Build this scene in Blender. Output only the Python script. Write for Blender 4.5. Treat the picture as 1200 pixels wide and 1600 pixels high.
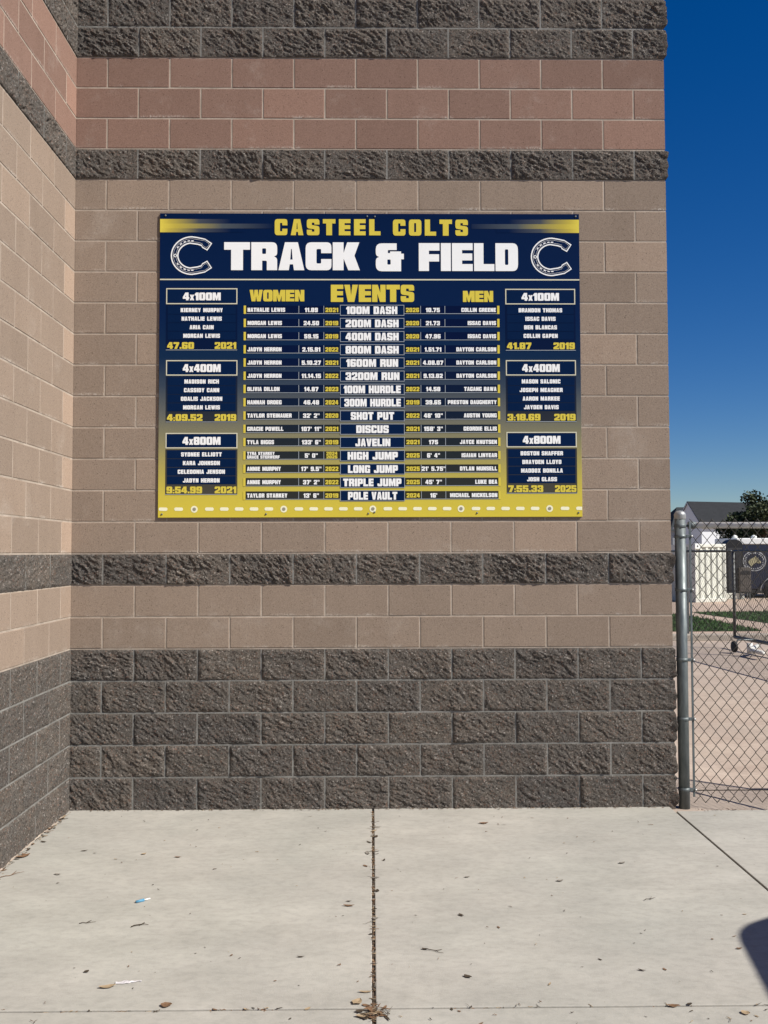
import bpy, bmesh, math, random
import numpy as np
from mathutils import Vector, Matrix
from mathutils.geometry import tessellate_polygon

for o in list(bpy.data.objects):
    bpy.data.objects.remove(o)
S = bpy.context.scene
C = S.collection

# ------------------------------------------------------------------ camera
def make_camera():
    f, pit, yaw, rol = 1484.42, 0.0421, 0.0131, -0.0027
    c, s = math.cos(yaw), math.sin(yaw)
    R0 = Vector((c, -s, 0))
    F = Vector((math.cos(pit) * s, math.cos(pit) * c, math.sin(pit)))
    U0 = R0.cross(F)
    c, s = math.cos(rol), math.sin(rol)
    R, U = c * R0 + s * U0, c * U0 - s * R0
    cam = bpy.data.cameras.new('camera')
    cam.sensor_fit = 'VERTICAL'
    cam.sensor_height = 24.0
    cam.lens = 24.0 * f / 1600.0
    cam.clip_end = 2000
    o = bpy.data.objects.new('camera', cam)
    m = Matrix((R, U, -F)).transposed().to_4x4()
    m.translation = Vector((1.9264, -6.1238, 1.6309))
    o.matrix_world = m
    C.objects.link(o)
    S.camera = o
make_camera()

# ------------------------------------------------------------------ light
SUN = Vector((0.94, -0.50, 1.0)).normalized()      # towards the sun
W = bpy.data.worlds.new('World')
S.world = W
W.use_nodes = True
sky = W.node_tree.nodes.new('ShaderNodeTexSky')
sky.sky_type = 'NISHITA'
sky.sun_disc = False
sky.sun_elevation = math.asin(SUN.z)
sky.sun_rotation = math.atan2(SUN.x, SUN.y)
sky.altitude = 400
sky.air_density = 1.0
sky.dust_density = 0.0
sky.ozone_density = 6.0
bg = W.node_tree.nodes['Background']
bg.inputs['Strength'].default_value = 0.056
hs = W.node_tree.nodes.new('ShaderNodeHueSaturation')
hs.inputs['Hue'].default_value = 0.512
hs.inputs['Saturation'].default_value = 1.32
W.node_tree.links.new(sky.outputs[0], hs.inputs['Color'])
W.node_tree.links.new(hs.outputs[0], bg.inputs[0])
sl = bpy.data.lights.new('sun', 'SUN')
sl.energy = 5.0
sl.angle = math.radians(0.53)
sl.color = (1.0, 0.95, 0.87)
so = bpy.data.objects.new('sun', sl)
so.rotation_euler = (-SUN).to_track_quat('-Z', 'Y').to_euler()
so.location = (12, -8, 14)
C.objects.link(so)
S.view_settings.view_transform = 'Standard'
S.view_settings.look = 'None'
S.view_settings.exposure = 0.47
S.view_settings.gamma = 1.0
S.render.engine = 'CYCLES'

rnd = random.Random(7)

# ------------------------------------------------------------------ materials
def lin(r, g, b):
    f = lambda v: (v / 255 / 12.92) if v / 255 <= 0.04045 else ((v / 255 + 0.055) / 1.055) ** 2.4
    return (f(r), f(g), f(b), 1)

class M:
    """small node builder"""
    def __init__(s, name, rough=0.8, metal=0.0, spec=0.3):
        s.m = bpy.data.materials.new(name)
        s.m.use_nodes = True
        s.t = s.m.node_tree
        s.b = s.t.nodes['Principled BSDF']
        s.b.inputs['Roughness'].default_value = rough
        s.b.inputs['Metallic'].default_value = metal
        s.b.inputs['Specular IOR Level'].default_value = spec
        s.co = s.n('ShaderNodeTexCoord').outputs['Object']
        s.bump_in = None
    def n(s, kind, **kw):
        x = s.t.nodes.new(kind)
        for k, v in kw.items():
            setattr(x, k, v)
        return x
    def l(s, a, b):
        s.t.links.new(a, b)
    def val(s, sock, v):
        if hasattr(v, 'is_linked') or hasattr(v, 'links'):
            s.l(v, sock)
        else:
            sock.default_value = v
    def scaled(s, sc, rot=(0, 0, 0)):
        x = s.n('ShaderNodeMapping')
        x.inputs['Scale'].default_value = sc
        x.inputs['Rotation'].default_value = rot
        s.l(s.co, x.inputs['Vector'])
        return x.outputs[0]
    def noise(s, scale, detail=4, rough=0.6, vec=None, dist=0.0):
        x = s.n('ShaderNodeTexNoise')
        s.l(vec or s.co, x.inputs['Vector'])
        x.inputs['Scale'].default_value = scale
        x.inputs['Detail'].default_value = detail
        x.inputs['Roughness'].default_value = rough
        x.inputs['Distortion'].default_value = dist
        return x.outputs['Fac']
    def voro(s, scale, vec=None, out='Distance'):
        x = s.n('ShaderNodeTexVoronoi')
        s.l(vec or s.co, x.inputs['Vector'])
        x.inputs['Scale'].default_value = scale
        return x.outputs[out]
    def ramp(s, fac, stops, interp='LINEAR'):
        x = s.n('ShaderNodeValToRGB')
        x.color_ramp.interpolation = interp
        e = x.color_ramp.elements
        while len(e) < len(stops):
            e.new(0.5)
        for i, (p, c) in enumerate(stops):
            e[i].position = p
            e[i].color = c if len(c) == 4 else (*c, 1)
        s.l(fac, x.inputs[0])
        return x.outputs[0]
    def mix(s, fac, a, b, mode='MIX'):
        x = s.n('ShaderNodeMix', data_type='RGBA', blend_type=mode)
        s.val(x.inputs[0], fac)
        s.val(x.inputs[6], a)
        s.val(x.inputs[7], b)
        return x.outputs[2]
    def math(s, op, a, b=0.0, clamp=False):
        x = s.n('ShaderNodeMath', operation=op, use_clamp=clamp)
        s.val(x.inputs[0], a)
        s.val(x.inputs[1], b)
        return x.outputs[0]
    def rng(s, v, a, b, c=0.0, d=1.0):
        x = s.n('ShaderNodeMapRange')
        s.l(v, x.inputs[0])
        for i, q in enumerate((a, b, c, d)):
            x.inputs[i + 1].default_value = q
        return x.outputs[0]
    def attr(s, name):
        return s.n('ShaderNodeAttribute', attribute_name=name).outputs['Fac']
    def base(s, c):
        s.val(s.b.inputs['Base Color'], c)
        return s
    def rough(s, v):
        s.val(s.b.inputs['Roughness'], v)
        return s
    def bump(s, h, strength=0.3, dist=0.01):
        x = s.n('ShaderNodeBump')
        x.inputs['Strength'].default_value = strength
        x.inputs['Distance'].default_value = dist
        s.l(h, x.inputs['Height'])
        if s.bump_in:
            s.l(s.bump_in, x.inputs['Normal'])
        s.bump_in = x.outputs[0]
        s.l(x.outputs[0], s.b.inputs['Normal'])
        return s

def grey(v):
    return (v, v, v, 1)

MAT = {}
def block_material(name, c_dark, c_light, speck):
    m = M(name, 0.92, spec=0.15)
    tone = m.attr('tone')
    n1 = m.noise(130, 5, 0.85)
    n2 = m.noise(4.0, 4, 0.6)
    n3 = m.noise(420, 2, 0.6)
    col = m.mix(m.rng(n1, 0.30, 0.70), c_dark, c_light)
    col = m.mix(1.0, col, m.ramp(tone, [(0, grey(0.86)), (0.5, grey(1.0)), (0.8, (1.14, 1.12, 1.10, 1)), (1, (1.42, 1.36, 1.32, 1))]), 'MULTIPLY')
    col = m.mix(m.rng(n2, 0.35, 0.75, 0.0, 0.35), col, m.mix(0.4, col, c_light))
    pores = m.voro(62)
    pm = m.math('MULTIPLY', m.rng(pores, 0.12, 0.24, 1.0, 0.0), m.rng(m.noise(30, 2), 0.46, 0.58))
    col = m.mix(m.math('MULTIPLY', pm, 0.65), col, speck)
    col = m.mix(m.rng(n3, 0.62, 0.72, 0, 0.45), col, (min(c_light[0] * 1.35, 1), min(c_light[1] * 1.35, 1), min(c_light[2] * 1.35, 1), 1))
    # pale efflorescence bloom in patches
    ef = m.math('MULTIPLY', m.rng(m.noise(2.3, 5, 0.7), 0.56, 0.72), m.rng(m.noise(60, 3), 0.35, 0.65, 0.2, 1))
    col = m.mix(m.math('MULTIPLY', ef, 0.28), col, (0.55, 0.50, 0.44, 1))
    st = m.noise(3.0, 5, 0.65, m.scaled((2.2, 2.2, 0.16)))
    col = m.mix(m.rng(st, 0.48, 0.72, 0, 0.30), col, m.mix(1.0, col, (0.80, 0.79, 0.78, 1), 'MULTIPLY'))
    sg = m.n('ShaderNodeSeparateXYZ')
    m.l(m.co, sg.inputs[0])
    fr = m.math('FRACT', m.math('DIVIDE', sg.outputs[2], 0.2032))
    foot = m.math('MULTIPLY', m.rng(fr, 0.04, 0.13, 1, 0), m.rng(m.noise(3.2, 4, 0.7), 0.50, 0.64))
    foot = m.math('MULTIPLY', foot, m.rng(m.noise(85, 3, 0.7), 0.42, 0.62))
    col = m.mix(m.math('MULTIPLY', foot, 0.75), col, (0.58, 0.53, 0.47, 1))
    m.base(col)
    m.bump(n1, 0.5, 0.003)
    m.bump(pm, -0.6, 0.004)
    return m.m
MAT['tan'] = block_material('tan_concrete_block', (0.188, 0.141, 0.107, 1), (0.335, 0.262, 0.206, 1), (0.04, 0.03, 0.022, 1))
MAT['red'] = block_material('red_concrete_block', (0.160, 0.096, 0.073, 1), (0.290, 0.187, 0.147, 1), (0.035, 0.02, 0.015, 1))

m = M('split_face_block', 0.95, spec=0.12)
tone = m.attr('tone')
a1 = m.noise(120, 4, 0.7)
a2 = m.voro(140, out='Color')
a3 = m.noise(9, 4, 0.65)
col = m.mix(m.rng(a1, 0.3, 0.7), (0.055, 0.050, 0.045, 1), (0.158, 0.143, 0.128, 1))
sep = m.n('ShaderNodeSeparateColor')
m.l(a2, sep.inputs[0])
col = m.mix(m.rng(sep.outputs[0], 0.93, 0.97, 0, 0.7), col, (0.30, 0.28, 0.26, 1))
col = m.mix(m.rng(sep.outputs[1], 0.90, 0.96, 0, 0.5), col, (0.16, 0.085, 0.060, 1))
col = m.mix(m.rng(sep.outputs[2], 0.86, 0.92, 0, 0.7), col, (0.025, 0.022, 0.02, 1))
col = m.mix(m.rng(a3, 0.4, 0.7, 0, 0.5), col, m.mix(1.0, col, (1.25, 1.10, 0.98, 1), 'MULTIPLY'))
col = m.mix(1.0, col, m.ramp(tone, [(0, (0.84, 0.85, 0.87, 1)), (0.5, (1.0, 0.99, 0.98, 1)), (1, (1.17, 1.14, 1.10, 1))]), 'MULTIPLY')
m.base(col)
m.bump(m.noise(130, 6, 0.8), 0.8, 0.007)
m.bump(a1, 0.8, 0.004)
MAT['rock'] = m.m

def mortar_material(name, a, b):
    m = M(name, 0.95, spec=0.1)
    n = m.noise(120, 4)
    lowc = tuple(v * 0.62 for v in a[:3]) + (1,)
    m.base(m.mix(m.rng(m.noise(6, 5, 0.7), 0.36, 0.62), m.mix(n, lowc, a), m.mix(n, a, b)))
    m.bump(n, 0.5, 0.004)
    return m.m
MAT['mortar'] = mortar_material('tan_mortar', (0.36, 0.30, 0.245, 1), (0.50, 0.425, 0.355, 1))
MAT['mortar_dark'] = mortar_material('grey_mortar', (0.19, 0.185, 0.17, 1), (0.29, 0.28, 0.26, 1))

def concrete(name, a, b, stain, spots=True):
    m = M(name, 0.9, spec=0.2)
    wide = m.scaled((0.9, 1.7, 1))
    n1 = m.noise(2.2, 6, 0.65, wide)
    n2 = m.noise(0.9, 5, 0.6)
    n3 = m.noise(160, 3, 0.7)
    n4 = m.noise(9, 6, 0.72, m.scaled((0.8, 2.2, 1)))
    col = m.mix(m.rng(n1, 0.32, 0.68), a, b)
    col = m.mix(m.rng(n2, 0.42, 0.66, 0, 0.5), col, stain)
    col = m.mix(m.rng(n4, 0.40, 0.72, 0, 0.30), col, m.mix(1.0, col, (0.80, 0.80, 0.80, 1), 'MULTIPLY'))
    col = m.mix(m.rng(n3, 0.3, 0.7, 0, 0.3), col, m.mix(1.0, col, (0.76, 0.76, 0.76, 1), 'MULTIPLY'))
    n5 = m.noise(24, 4, 0.7, m.scaled((0.8, 1.2, 1), (0, 0, 0.06)))
    col = m.mix(m.rng(n5, 0.44, 0.72, 0, 0.60), col, m.mix(1.0, col, (0.74, 0.75, 0.75, 1), 'MULTIPLY'))
    n6 = m.noise(0.75, 4, 0.6, m.scaled((1, 1, 1), (0, 0, 1.1)))
    col = m.mix(m.rng(n6, 0.40, 0.62, 0, 0.55), col, m.mix(1.0, col, (0.955, 0.985, 0.975, 1), 'MULTIPLY'))
    n7 = m.noise(70, 3, 0.8, m.scaled((0.7, 1.8, 1)))
    col = m.mix(m.rng(n7, 0.60, 0.78, 0, 0.35), col, (0.62, 0.60, 0.56, 1))
    if spots:
        v = m.voro(3.6)
        sp = m.math('MULTIPLY', m.rng(v, 0.015, 0.035, 1, 0), m.rng(m.noise(1.3, 2), 0.48, 0.58))
        col = m.mix(m.math('MULTIPLY', sp, 0.7), col, (0.13, 0.11, 0.09, 1))
        w = m.voro(13)
        sp2 = m.math('MULTIPLY', m.rng(w, 0.03, 0.06, 1, 0), m.rng(m.noise(4, 2), 0.55, 0.62))
        col = m.mix(m.math('MULTIPLY', sp2, 0.5), col, (0.16, 0.14, 0.12, 1))
    m.base(col)
    m.bump(n3, 0.35, 0.003)
    m.bump(m.noise(60, 4, 0.7, m.scaled((0.5, 2, 1))), 0.2, 0.002)
    return m.m
MAT['slab'] = concrete('pale_concrete', (0.362, 0.342, 0.303, 1), (0.455, 0.431, 0.384, 1), (0.325, 0.314, 0.284, 1))
MAT['lot'] = concrete('pinkish_lot_concrete', (0.37, 0.290, 0.235, 1), (0.47, 0.385, 0.315, 1), (0.36, 0.295, 0.25, 1))
MAT['path'] = concrete('walk_concrete', (0.48, 0.36, 0.28, 1), (0.56, 0.43, 0.34, 1), (0.46, 0.36, 0.29, 1), False)

def plain(name, c, rough=0.6, metal=0.0, var=0.18, scale=18, spec=0.4, bump=0.0):
    m = M(name, rough, metal, spec)
    n = m.noise(scale, 5, 0.65)
    c2 = tuple(v * (1 - var) for v in c[:3]) + (1,)
    m.base(m.mix(m.rng(n, 0.3, 0.7), c2, tuple(c[:3]) + (1,)))
    m.rough(m.rng(n, 0.2, 0.8, max(0, rough - 0.08), min(1, rough + 0.08)))
    if bump:
        m.bump(m.noise(scale * 6, 3), bump, 0.003)
    return m.m

m = M('galvanised_steel', 0.5, 0.45, 0.4)
n = m.noise(40, 4, 0.6, m.scaled((1, 1, 0.25)))
m.base(m.mix(m.rng(n, 0.3, 0.7), (0.100, 0.118, 0.120, 1), (0.175, 0.195, 0.197, 1)))
m.rough(m.rng(m.noise(22, 4), 0.3, 0.7, 0.42, 0.60))
MAT['galv'] = m.m
MAT['cap'] = plain('bright_cast_cap', (0.42, 0.42, 0.41), 0.45, 0.5)
MAT['wire'] = plain('weathered_wire', (0.055, 0.050, 0.043), 0.65, 0.1, 0.3)
MAT['dark_steel'] = plain('dull_grey_steel', (0.12, 0.125, 0.125), 0.6, 0.4)
MAT['black'] = plain('black_rubber', (0.018, 0.018, 0.02), 0.7)
MAT['rail'] = plain('highlight_white_rail', (0.82, 0.82, 0.80), 0.32, 0.0, 0.08, spec=0.6)  # galvanised rail; its sun highlight is put into a near-white base colour

# printed board colours
ZB0, ZB1, XB0, XB1 = 1.855, 3.836, 0.555, 3.287
def zpx(y):
    return ZB1 - (y - 334.0) / 474.2 * (ZB1 - ZB0)
def xpx(x):
    return XB0 + (x - 248.4) / 658.6 * (XB1 - XB0)
NAVY = (0.0022, 0.0115, 0.050, 1)
YEL = (0.62, 0.50, 0.060, 1)
def board_material(name, stops):
    m = M(name, 0.5, 0.0, 0.02)
    g = m.n('ShaderNodeSeparateXYZ')
    m.l(m.co, g.inputs[0])
    t = m.rng(g.outputs[2], ZB0, ZB1)
    n = m.noise(3, 3)
    c = m.ramp(t, [((zpx(y) - ZB0) / (ZB1 - ZB0), c) for y, c in sorted(stops, key=lambda q: -q[0])])
    m.base(m.mix(m.rng(n, 0.3, 0.7, 0, 0.12), c, m.mix(1.0, c, grey(0.8), 'MULTIPLY')))
    return m.m
BG = [(334, NAVY), (500, (0.0034, 0.0155, 0.062, 1)), (560, (0.007, 0.024, 0.066, 1)), (605, (0.040, 0.058, 0.088, 1)), (650, (0.125, 0.130, 0.118, 1)),
      (700, (0.270, 0.245, 0.120, 1)), (745, (0.45, 0.38, 0.085, 1)), (775, (0.57, 0.47, 0.066, 1)), (806, YEL)]
MAT['board'] = board_material('printed_board_face', BG)
MAT['bar'] = board_material('printed_row_bar', [(334, (0.0018, 0.006, 0.034, 1)), (560, (0.0022, 0.008, 0.040, 1)), (640, (0.006, 0.014, 0.036, 1)), (700, (0.018, 0.024, 0.030, 1)), (800, (0.036, 0.036, 0.030, 1))])
MAT['year_bar'] = board_material('printed_year_bar', [(334, (0.0022, 0.008, 0.034, 1)), (560, (0.003, 0.010, 0.034, 1)), (640, (0.010, 0.014, 0.022, 1)), (700, (0.026, 0.026, 0.018, 1)), (800, (0.045, 0.040, 0.012, 1))])
MAT['foot_bar'] = board_material('printed_total_bar', [(334, (0.0022, 0.009, 0.042, 1)), (560, (0.003, 0.010, 0.042, 1)), (640, (0.020, 0.026, 0.040, 1)), (800, (0.075, 0.070, 0.050, 1))])
MAT['plate'] = plain('printed_navy_plate', (0.0026, 0.0140, 0.055), 0.42, 0, 0.1, 4, 0.03)
MAT['white_print'] = plain('white_print', (0.86, 0.87, 0.87), 0.45, 0, 0.05, 4, 0.03)
MAT['yellow_print'] = plain('yellow_print', (0.66, 0.54, 0.075), 0.45, 0, 0.08, 4, 0.03)
MAT['cream_print'] = plain('cream_print', (0.62, 0.60, 0.46), 0.45, 0, 0.08, 4, 0.03)
MAT['line_print'] = plain('pale_line_print', (0.34, 0.38, 0.42), 0.45, 0, 0.08, 4)
MAT['grey_print'] = plain('grey_print', (0.30, 0.28, 0.22), 0.45, 0, 0.08, 4, 0.03)
def stripe_material(name, reach, lo):
    m = M(name, 0.5, 0, 0.02)
    g = m.n('ShaderNodeSeparateXYZ')
    m.l(m.co, g.inputs[0])
    d = m.math('ABSOLUTE', m.math('SUBTRACT', g.outputs[0], (XB0 + XB1) / 2))
    t = m.rng(d, (XB1 - XB0) / 2 - reach, (XB1 - XB0) / 2)
    m.base(m.ramp(t, [(0, NAVY), (0.45, lo), (0.86, (0.47, 0.38, 0.065, 1)), (1, (0.68, 0.56, 0.080, 1))]))
    return m.m
MAT['stripe_core'] = stripe_material('printed_stripe_core', 0.74, (0.070, 0.085, 0.10, 1))
MAT['stripe_side'] = stripe_material('printed_stripe_side', 0.46, (0.060, 0.070, 0.090, 1))

# ------------------------------------------------------------------ object helpers
def link(name, me, mat, parent=None):
    o = bpy.data.objects.new(name, me)
    for x in (mat if isinstance(mat, (list, tuple)) else [mat]):
        if x:
            me.materials.append(x)
    C.objects.link(o)
    if parent:
        o.parent = parent
    return o
def mesh(name, verts, faces, mat, parent=None, tones=None, mats=None, smooth=False):
    me = bpy.data.meshes.new(name)
    me.from_pydata([tuple(v) for v in verts], [], [tuple(f) for f in faces])
    if tones is not None:
        a = me.attributes.new('tone', 'FLOAT', 'FACE')
        a.data.foreach_set('value', np.asarray(tones, dtype=np.float32))
    o = link(name, me, mat, parent)
    if mats is not None:
        me.polygons.foreach_set('material_index', np.asarray(mats, dtype=np.int32))
    if smooth:
        me.polygons.foreach_set('use_smooth', [True] * len(me.polygons))
    me.update()
    return o
def empty(name, loc=(0, 0, 0), rz=0.0):
    o = bpy.data.objects.new(name, None)
    o.empty_display_size = 0.1
    C.objects.link(o)
    o.location = loc
    o.rotation_euler = (0, 0, rz)
    return o
def tag(o, label=None, cat=None, group=None, kind=None):
    if label: o['label'] = label
    if cat: o['category'] = cat
    if group: o['group'] = group
    if kind: o['kind'] = kind
    return o

class G:
    """collects shapes into one mesh"""
    def __init__(s):
        s.v, s.f, s.m, s.sm = [], [], [], []
        s.cur = 0
    def add(s, v, f, smooth=False):
        n = len(s.v)
        s.v += [tuple(q) for q in v]
        for q in f:
            s.f.append(tuple(i + n for i in q))
            s.m.append(s.cur)
            s.sm.append(smooth)
        return s
    def box(s, x0, x1, y0, y1, z0, z1, bev=0.0):
        bm = bmesh.new()
        bmesh.ops.create_cube(bm, size=1.0)
        for v in bm.verts:
            v.co = Vector((x0 + (v.co.x + 0.5) * (x1 - x0), y0 + (v.co.y + 0.5) * (y1 - y0), z0 + (v.co.z + 0.5) * (z1 - z0)))
        if bev:
            bmesh.ops.bevel(bm, geom=list(bm.edges), offset=bev, segments=2, affect='EDGES', profile=0.5)
        bm.verts.index_update()
        s.add([v.co for v in bm.verts], [[v.index for v in f.verts] for f in bm.faces])
        bm.free()
        return s
    def tube(s, pts, r, n=8, caps=True, closed=False):
        pts = [Vector(p) for p in pts]
        rr = r if isinstance(r, (list, tuple)) else [r] * len(pts)
        rings, prev = [], None
        for i, p in enumerate(pts):
            a, b = pts[max(i - 1, 0)], pts[min(i + 1, len(pts) - 1)]
            if closed:
                a, b = pts[i - 1], pts[(i + 1) % len(pts)]
            d = (b - a).normalized()
            if prev is None:
                up = Vector((0, 0, 1)) if abs(d.z) < 0.9 else Vector((0, 1, 0))
                x = d.cross(up).normalized()
            else:
                x = (prev - d * prev.dot(d)).normalized()
            prev = x
            y = d.cross(x)
            rings.append([p + (x * math.cos(2 * math.pi * k / n) + y * math.sin(2 * math.pi * k / n)) * rr[i] for k in range(n)])
        v = [q for ring in rings for q in ring]
        f = []
        m_ = len(pts)
        for i in range(m_ if closed else m_ - 1):
            j = (i + 1) % m_
            for k in range(n):
                f.append((i * n + k, i * n + (k + 1) % n, j * n + (k + 1) % n, j * n + k))
        if caps and not closed:
            f.append(tuple(range(n - 1, -1, -1)))
            f.append(tuple((m_ - 1) * n + k for k in range(n)))
        return s.add(v, f, True)
    def lathe(s, prof, c=(0, 0, 0), n=24):
        v, f = [], []
        for r, z in prof:
            for k in range(n):
                a = 2 * math.pi * k / n
                v.append((c[0] + r * math.cos(a), c[1] + r * math.sin(a), c[2] + z))
        for i in range(len(prof) - 1):
            for k in range(n):
                f.append((i * n + k, i * n + (k + 1) % n, (i + 1) * n + (k + 1) % n, (i + 1) * n + k))
        f.append(tuple(range(n - 1, -1, -1)))
        f.append(tuple((len(prof) - 1) * n + k for k in range(n)))
        return s.add(v, f, True)
    def prism(s, poly, d):
        """poly: 3D points of a planar outline, d: extrusion vector"""
        n = len(poly)
        v = [Vector(p) for p in poly] + [Vector(p) + Vector(d) for p in poly]
        f = [tuple(range(n - 1, -1, -1)), tuple(range(n, 2 * n))]
        f += [(i, (i + 1) % n, n + (i + 1) % n, n + i) for i in range(n)]
        return s.add(v, f)
    def build(s, name, mat, parent=None, tones=None):
        o = mesh(name, s.v, s.f, mat, parent, tones, s.m if isinstance(mat, (list, tuple)) else None)
        o.data.polygons.foreach_set('use_smooth', s.sm)
        o.data.update()
        return o

# vectorised noise
def _hash(ix, iy, seed):
    h = (ix.astype(np.int64) * 374761393 + iy.astype(np.int64) * 668265263 + seed * 974711) & 0xffffffff
    h = ((h ^ (h >> 13)) * 1274126177) & 0xffffffff
    return ((h ^ (h >> 16)) & 0xffff) / 65535.0
def perlin(x, y, seed=0):
    ix, iy = np.floor(x), np.floor(y)
    fx, fy = x - ix, y - iy
    u, v = fx * fx * fx * (fx * (fx * 6 - 15) + 10), fy * fy * fy * (fy * (fy * 6 - 15) + 10)
    def g(dx, dy):
        a = _hash(ix + dx, iy + dy, seed) * 2 * np.pi
        return np.cos(a) * (fx - dx) + np.sin(a) * (fy - dy)
    return ((g(0, 0) * (1 - u) + g(1, 0) * u) * (1 - v) + (g(0, 1) * (1 - u) + g(1, 1) * u) * v) * 1.5
def fbm(x, y, seed, octv=4, gain=0.55):
    t, a = 0, 1.0
    for k in range(octv):
        t = t + a * perlin(x * 2 ** k, y * 2 ** k, seed + k * 17)
        a *= gain
    return t
def chips(x, y, seed):
    """cells that each tilt their own way, with small steps between them"""
    ix, iy = np.floor(x), np.floor(y)
    best = np.full(x.shape, 9.0); out = np.zeros(x.shape)
    for dx in (-1, 0, 1):
        for dy in (-1, 0, 1):
            cx, cy = ix + dx, iy + dy
            px, py = cx + _hash(cx, cy, seed), cy + _hash(cx, cy, seed + 1)
            d = (x - px) ** 2 + (y - py) ** 2
            v = (x - px) * (_hash(cx, cy, seed + 2) - 0.5) + (y - py) * (_hash(cx, cy, seed + 3) - 0.5) + 0.5 * (_hash(cx, cy, seed + 4) - 0.5)
            out = np.where(d < best, v, out); best = np.minimum(best, d)
    return out
def sstep(t):
    t = np.clip(t, 0, 1)
    return t * t * (3 - 2 * t)

# ------------------------------------------------------------------ the building
CH = 0.2032
JW = 0.005           # half a joint
LEN = 19 * CH        # back wall length
NCOURSE = 31
def kind_of(c):
    if c <= 4 or c == 7 or c == 20 or c >= 24:
        return 'rock'
    if 21 <= c <= 23:
        return 'red'
    return 'tan'
def corner_h(z, c):
    zz = (z - c * CH) / CH
    e = sstep(np.minimum(zz, 1 - zz) / 0.12)
    return e * (0.012 + 0.012 * fbm(z * 11.0, z * 0 + c * 3.7, 91, 3, 0.45)) + 0.004

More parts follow.
